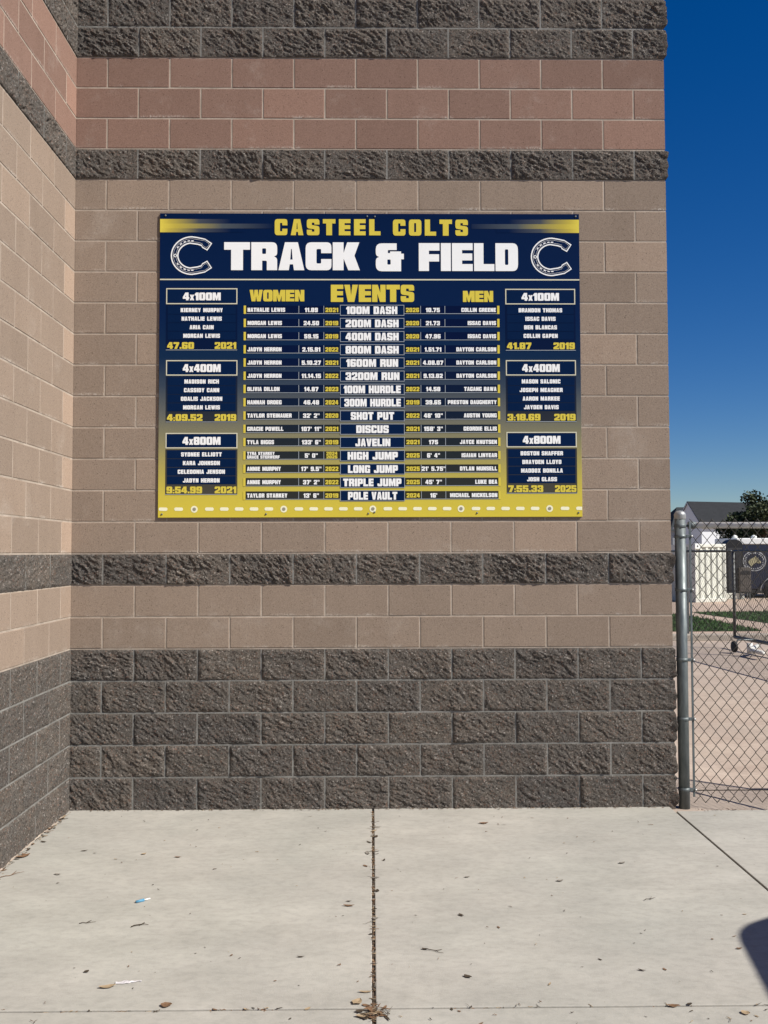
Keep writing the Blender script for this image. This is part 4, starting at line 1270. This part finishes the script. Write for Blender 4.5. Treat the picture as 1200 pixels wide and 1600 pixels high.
# ------------------------------------------------------------------ litter on the walk
def leaf_mesh(g, x, y, ang, ln, wd, curl, R, z=0.002):
    d = Vector((math.cos(ang), math.sin(ang), 0)); b = Vector((-d.y, d.x, 0))
    V, F = [], []
    n = 6
    for i in range(n + 1):
        t = i / n
        w2 = wd * math.sin(math.pi * min(1, t * 0.96 + 0.04)) ** 0.8 * R.uniform(0.75, 1.1)
        zc = z + curl * ln * (t - 0.5) ** 2 * 2
        for s in (-1, 0, 1):
            V.append(Vector((x, y, zc + abs(s) * curl * wd * 0.8 + 0.001)) + d * (t - .5) * ln + b * s * w2)
    for i in range(n):
        for s in range(2):
            F.append((i * 3 + s, i * 3 + s + 1, (i + 1) * 3 + s + 1, (i + 1) * 3 + s))
    g.add(V, F)
def twig_mesh(g, x, y, ang, ln, r, R, z=0.003):
    p = []
    for i in range(5):
        t = i / 4 - 0.5
        p.append((x + math.cos(ang) * t * ln + R.uniform(-.08, .08) * ln, y + math.sin(ang) * t * ln + R.uniform(-.08, .08) * ln, z + R.uniform(0, 0.003)))
    g.tube(p, [r, r, r * .9, r * .7, r * .4], 5)
brown = plain('dry_brown_leaf', (0.22, 0.13, 0.075), 0.85, 0, 0.5, 60, 0.15)
tanl = plain('dry_tan_leaf', (0.40, 0.30, 0.19), 0.85, 0, 0.4, 60, 0.15)
dark = plain('dark_dry_leaf', (0.085, 0.065, 0.045), 0.85, 0, 0.5, 60, 0.15)
greyl = plain('grey_dry_leaf', (0.26, 0.235, 0.20), 0.85, 0, 0.4, 60, 0.15)
R5 = random.Random(99)
LEAVES = [
    (0.931, -2.472, 'leaf', 0.3, 0.1, 0.022, 't', 'curled tan leaf touching the white wrapper'),
    (1.184, -2.622, 'leaf', 0.1, 0.065, 0.028, 'b', 'broad reddish brown leaf lying on the cross joint left of the middle seam'),
    (1.818, -1.67, 'leaf', -0.1, 0.085, 0.014, 'b', 'ragged brown leaf left of the middle seam, halfway down the walk'),
    (1.902, -2.531, 'leaf', 0.0, 0.085, 0.01, 't', 'narrow pale tan leaf reaching the middle seam near the front'),
    (1.87, -2.611, 'leaf', 1.0, 0.07, 0.028, 't', 'crumpled yellow-tan leaf standing on the cross joint by the middle seam'),
    (2.596, -0.355, 'leaf', 0.1, 0.09, 0.022, 'b', 'brown leaf near the sign wall, right of the middle seam'),
    (2.325, -1.796, 'leaf', -0.9, 0.05, 0.014, 'd', 'small dark curled leaf right of the seam in the middle of the slab'),
    (2.292, -2.412, 'leaf', -0.6, 0.055, 0.018, 'd', 'dark folded leaf near the front edge right of the seam'),
    (2.142, -2.156, 'leaf', -0.3, 0.045, 0.012, 'd', 'small black leaf at the tip of a forked twig'),
    (2.182, -2.176, 'twig', -0.4, 0.1, 0.002, 'd', 'thin forked dark twig right of the middle seam'),
    (2.855, -1.36, 'leaf', 0.2, 0.055, 0.016, 'g', 'pale grey leaf in the middle of the right slab'),
    (3.233, -1.097, 'leaf', 0.3, 0.06, 0.016, 'g', 'thick grey-brown leaf near the fence end of the right slab'),
    (3.228, -1.618, 'twig', 0.4, 0.085, 0.0018, 'd', 'curved thin twig on the right slab above the canopy shadow'),
    (3.43, -2.175, 'leaf', 0.1, 0.042, 0.01, 'b', 'little brown leaf at the edge of the canopy shadow'),
    (3.242, -2.718, 'leaf', -0.5, 0.05, 0.022, 't', 'round tan leaf in front of the cross joint at far right'),
    (3.004, -2.661, 'leaf', 0.0, 0.07, 0.016, 'b', 'brown leaf wedged in the cross joint below the canopy shadow'),
    (0.691, -0.894, 'leaf', 0.7, 0.05, 0.014, 't', 'small yellowish leaf on the left slab behind the blue stick'),
    (0.886, -0.952, 'leaf', -0.1, 0.06, 0.01, 'b', 'flat narrow brown leaf right of the yellowish leaf'),
    (0.331, -1.213, 'leaf', -0.3, 0.06, 0.013, 'g', 'grey oval leaf on the left slab near the return wall'),
    (0.352, -0.832, 'leaf', 0.3, 0.06, 0.01, 'd', 'narrow dark leaf on the left slab near the inside corner'),
    (0.051, -0.924, 'leaf', 0.8, 0.13, 0.03, 'b', 'large brown leaf caught at the foot of the return wall'),
    (0.1, -1.218, 'twig', 0.75, 0.17, 0.0022, 'b', 'long pale twig near the foot of the return wall'),
    (0.667, -1.851, 'twig', 0.25, 0.09, 0.002, 'd', 'short dark twig on the left slab, left of the blue stick'),
    (0.908, -1.885, 'twig', 0.3, 0.1, 0.003, 'd', 'stout dark twig just in front of the blue stick'),
    (0.072, -0.665, 'leaf', -0.3, 0.06, 0.014, 'd', 'dark leaf lying close to the return wall by the corner'),
    (1.637, -2.22, 'leaf', 0.0, 0.05, 0.007, 'd', 'narrow dark leaf left of the seam near the front'),
    (1.816, -1.614, 'leaf', 0, 0.04, 0.008, 'd', 'tiny dark leaf just above the ragged brown leaf'),
    (2.402, -1.295, 'leaf', 0.2, 0.045, 0.012, 'g', 'grey-green leaf right of the seam toward the sign wall'),
    (0.813, -2.339, 'leaf', 0.9, 0.035, 0.014, 'd', 'small dark round leaf on the front left slab'),
    (2.974, -2.369, 'leaf', -0.5, 0.05, 0.008, 'd', 'thin black leaf left of the canopy shadow')]
for (x, y, kind_, ang, ln, wd, mt, lab) in LEAVES:
    g = G()
    if kind_ == 'leaf':
        leaf_mesh(g, 0, 0, ang, ln * 0.62, wd * 0.70, 0.16, R5)
    else:
        twig_mesh(g, 0, 0, ang, ln * 0.8, wd * 0.8, R5)
        g.tube([(0, 0, 0.004), (math.cos(ang + .7) * ln * .3, math.sin(ang + .7) * ln * .3, 0.006)], wd * .6, 5)
    o = g.build('dry_leaf' if kind_ == 'leaf' else 'twig', {'b': brown, 't': tanl, 'd': dark, 'g': greyl}[mt])
    o.location = (x, y, 0.0)
    tag(o, lab, 'leaf' if kind_ == 'leaf' else 'twig', 'dry leaves and twigs on the walk')
# blue and white plastic scrap, white wrapper
sc = tag(empty('plastic_scrap', (0.846, -1.594, 0), math.radians(38)), 'small blue and white plastic stick lying on the concrete', 'litter')
G().tube([(-0.045, 0, 0.009), (0.022, 0, 0.009)], [0.010, 0.012], 8).build('blue_sleeve', plain('blue_plastic', (0.09, 0.27, 0.42), 0.55), sc)
sc.scale = (0.6, 0.6, 0.6)
G().tube([(0.022, 0, 0.009), (0.075, 0.004, 0.007)], 0.0055, 8).build('stick', plain('white_plastic', (0.78, 0.78, 0.76), 0.4), sc)
g = G()
n = 10
V = [(-0.06 + 0.12 * i / n, (j - 1) * 0.016 * (1 - abs(i / n - .4) * 1.3) + R5.uniform(-.005, .005), 0.003 + abs(R5.gauss(0, 0.004)) * (j == 1)) for i in range(n + 1) for j in range(3)]
g.add(V, [(i * 3 + j, i * 3 + j + 1, (i + 1) * 3 + j + 1, (i + 1) * 3 + j) for i in range(n) for j in range(2)])
wr = g.build('wrapper', plain('white_crumpled_film', (0.62, 0.59, 0.60), 0.5))
wr.scale = (0.8, 0.8, 0.8)
wr.location = (1.000, -2.430, 0.0)
wr.rotation_euler = (0, 0, 0.15)
tag(wr, 'crumpled white wrapper beside a tan leaf on the concrete', 'wrapper')

# fine litter nobody could count: specks on the walk, debris packed in the joints and along the wall foot
g = G(); g.cur = 0
mats = [brown, tanl, dark, greyl]
def bit(x, y, s, z=0.001):
    g.cur = R5.choice((0, 0, 2, 2, 1, 3))
    if R5.random() < 0.6:
        leaf_mesh(g, x, y, R5.uniform(0, 6.28), s * R5.uniform(.6, 1.3), s * R5.uniform(.12, .28), 0.12, R5, z)
    else:
        twig_mesh(g, x, y, R5.uniform(0, 6.28), s * R5.uniform(.8, 1.6), R5.uniform(.0008, .0018), R5, z + 0.002)
for _ in range(210):
    x, y = R5.uniform(0.05, 4.6), R5.uniform(-2.65, -0.1)
    bit(x, y, R5.choice((0.006, 0.009, 0.012, 0.02)))
for _ in range(60):
    bit(R5.uniform(0.4, 3.6), R5.uniform(-3.0, YJ), R5.choice((0.012, 0.02)))
for _ in range(420):                       # centre joint packed with bits
    bit(XJ + R5.gauss(0, 0.0034), R5.uniform(-2.75, -0.07), R5.choice((0.012, 0.018, 0.024)), R5.uniform(-0.008, -0.001))
for _ in range(26):
    bit(XJ + R5.gauss(0, 0.016), R5.uniform(-2.7, -0.1), 0.045)
for _ in range(190):                       # cross joint, patchy
    x = R5.uniform(0.1, 3.7)
    if math.sin(x * 9) + math.sin(x * 23 + 1) > -0.5:
        bit(x, YJ + 0.002 + R5.gauss(0, 0.006), R5.choice((0.014, 0.02, 0.03)), R5.uniform(-0.010, 0.001))
for _ in range(42):                        # heap where the joints cross
    bit(XJ + 0.012 + R5.gauss(0, 0.028), -2.70 + R5.gauss(0, 0.016), R5.choice((0.02, 0.03, 0.045)), R5.uniform(0, 0.008))
for _ in range(120):                       # along the foot of the return wall
    u = R5.uniform(0.03, 1.9)
    bit(0.022 + abs(R5.gauss(0, 0.014)), -u, R5.choice((0.014, 0.02, 0.035)), R5.uniform(0.0, 0.006))
for _ in range(170):
    bit(R5.uniform(0.1, 3.8), -0.020 - abs(R5.gauss(0, 0.008)), R5.choice((0.012, 0.02)), 0.001)
for _ in range(40):
    bit(R5.uniform(3.95, 4.7), -0.09 + R5.gauss(0, 0.012), R5.choice((0.014, 0.022)), 0.001)
tag(g.build('leaf_litter', mats), 'fine dry leaf and twig crumbs over the walk and in its joints', 'leaf litter', kind='stuff')
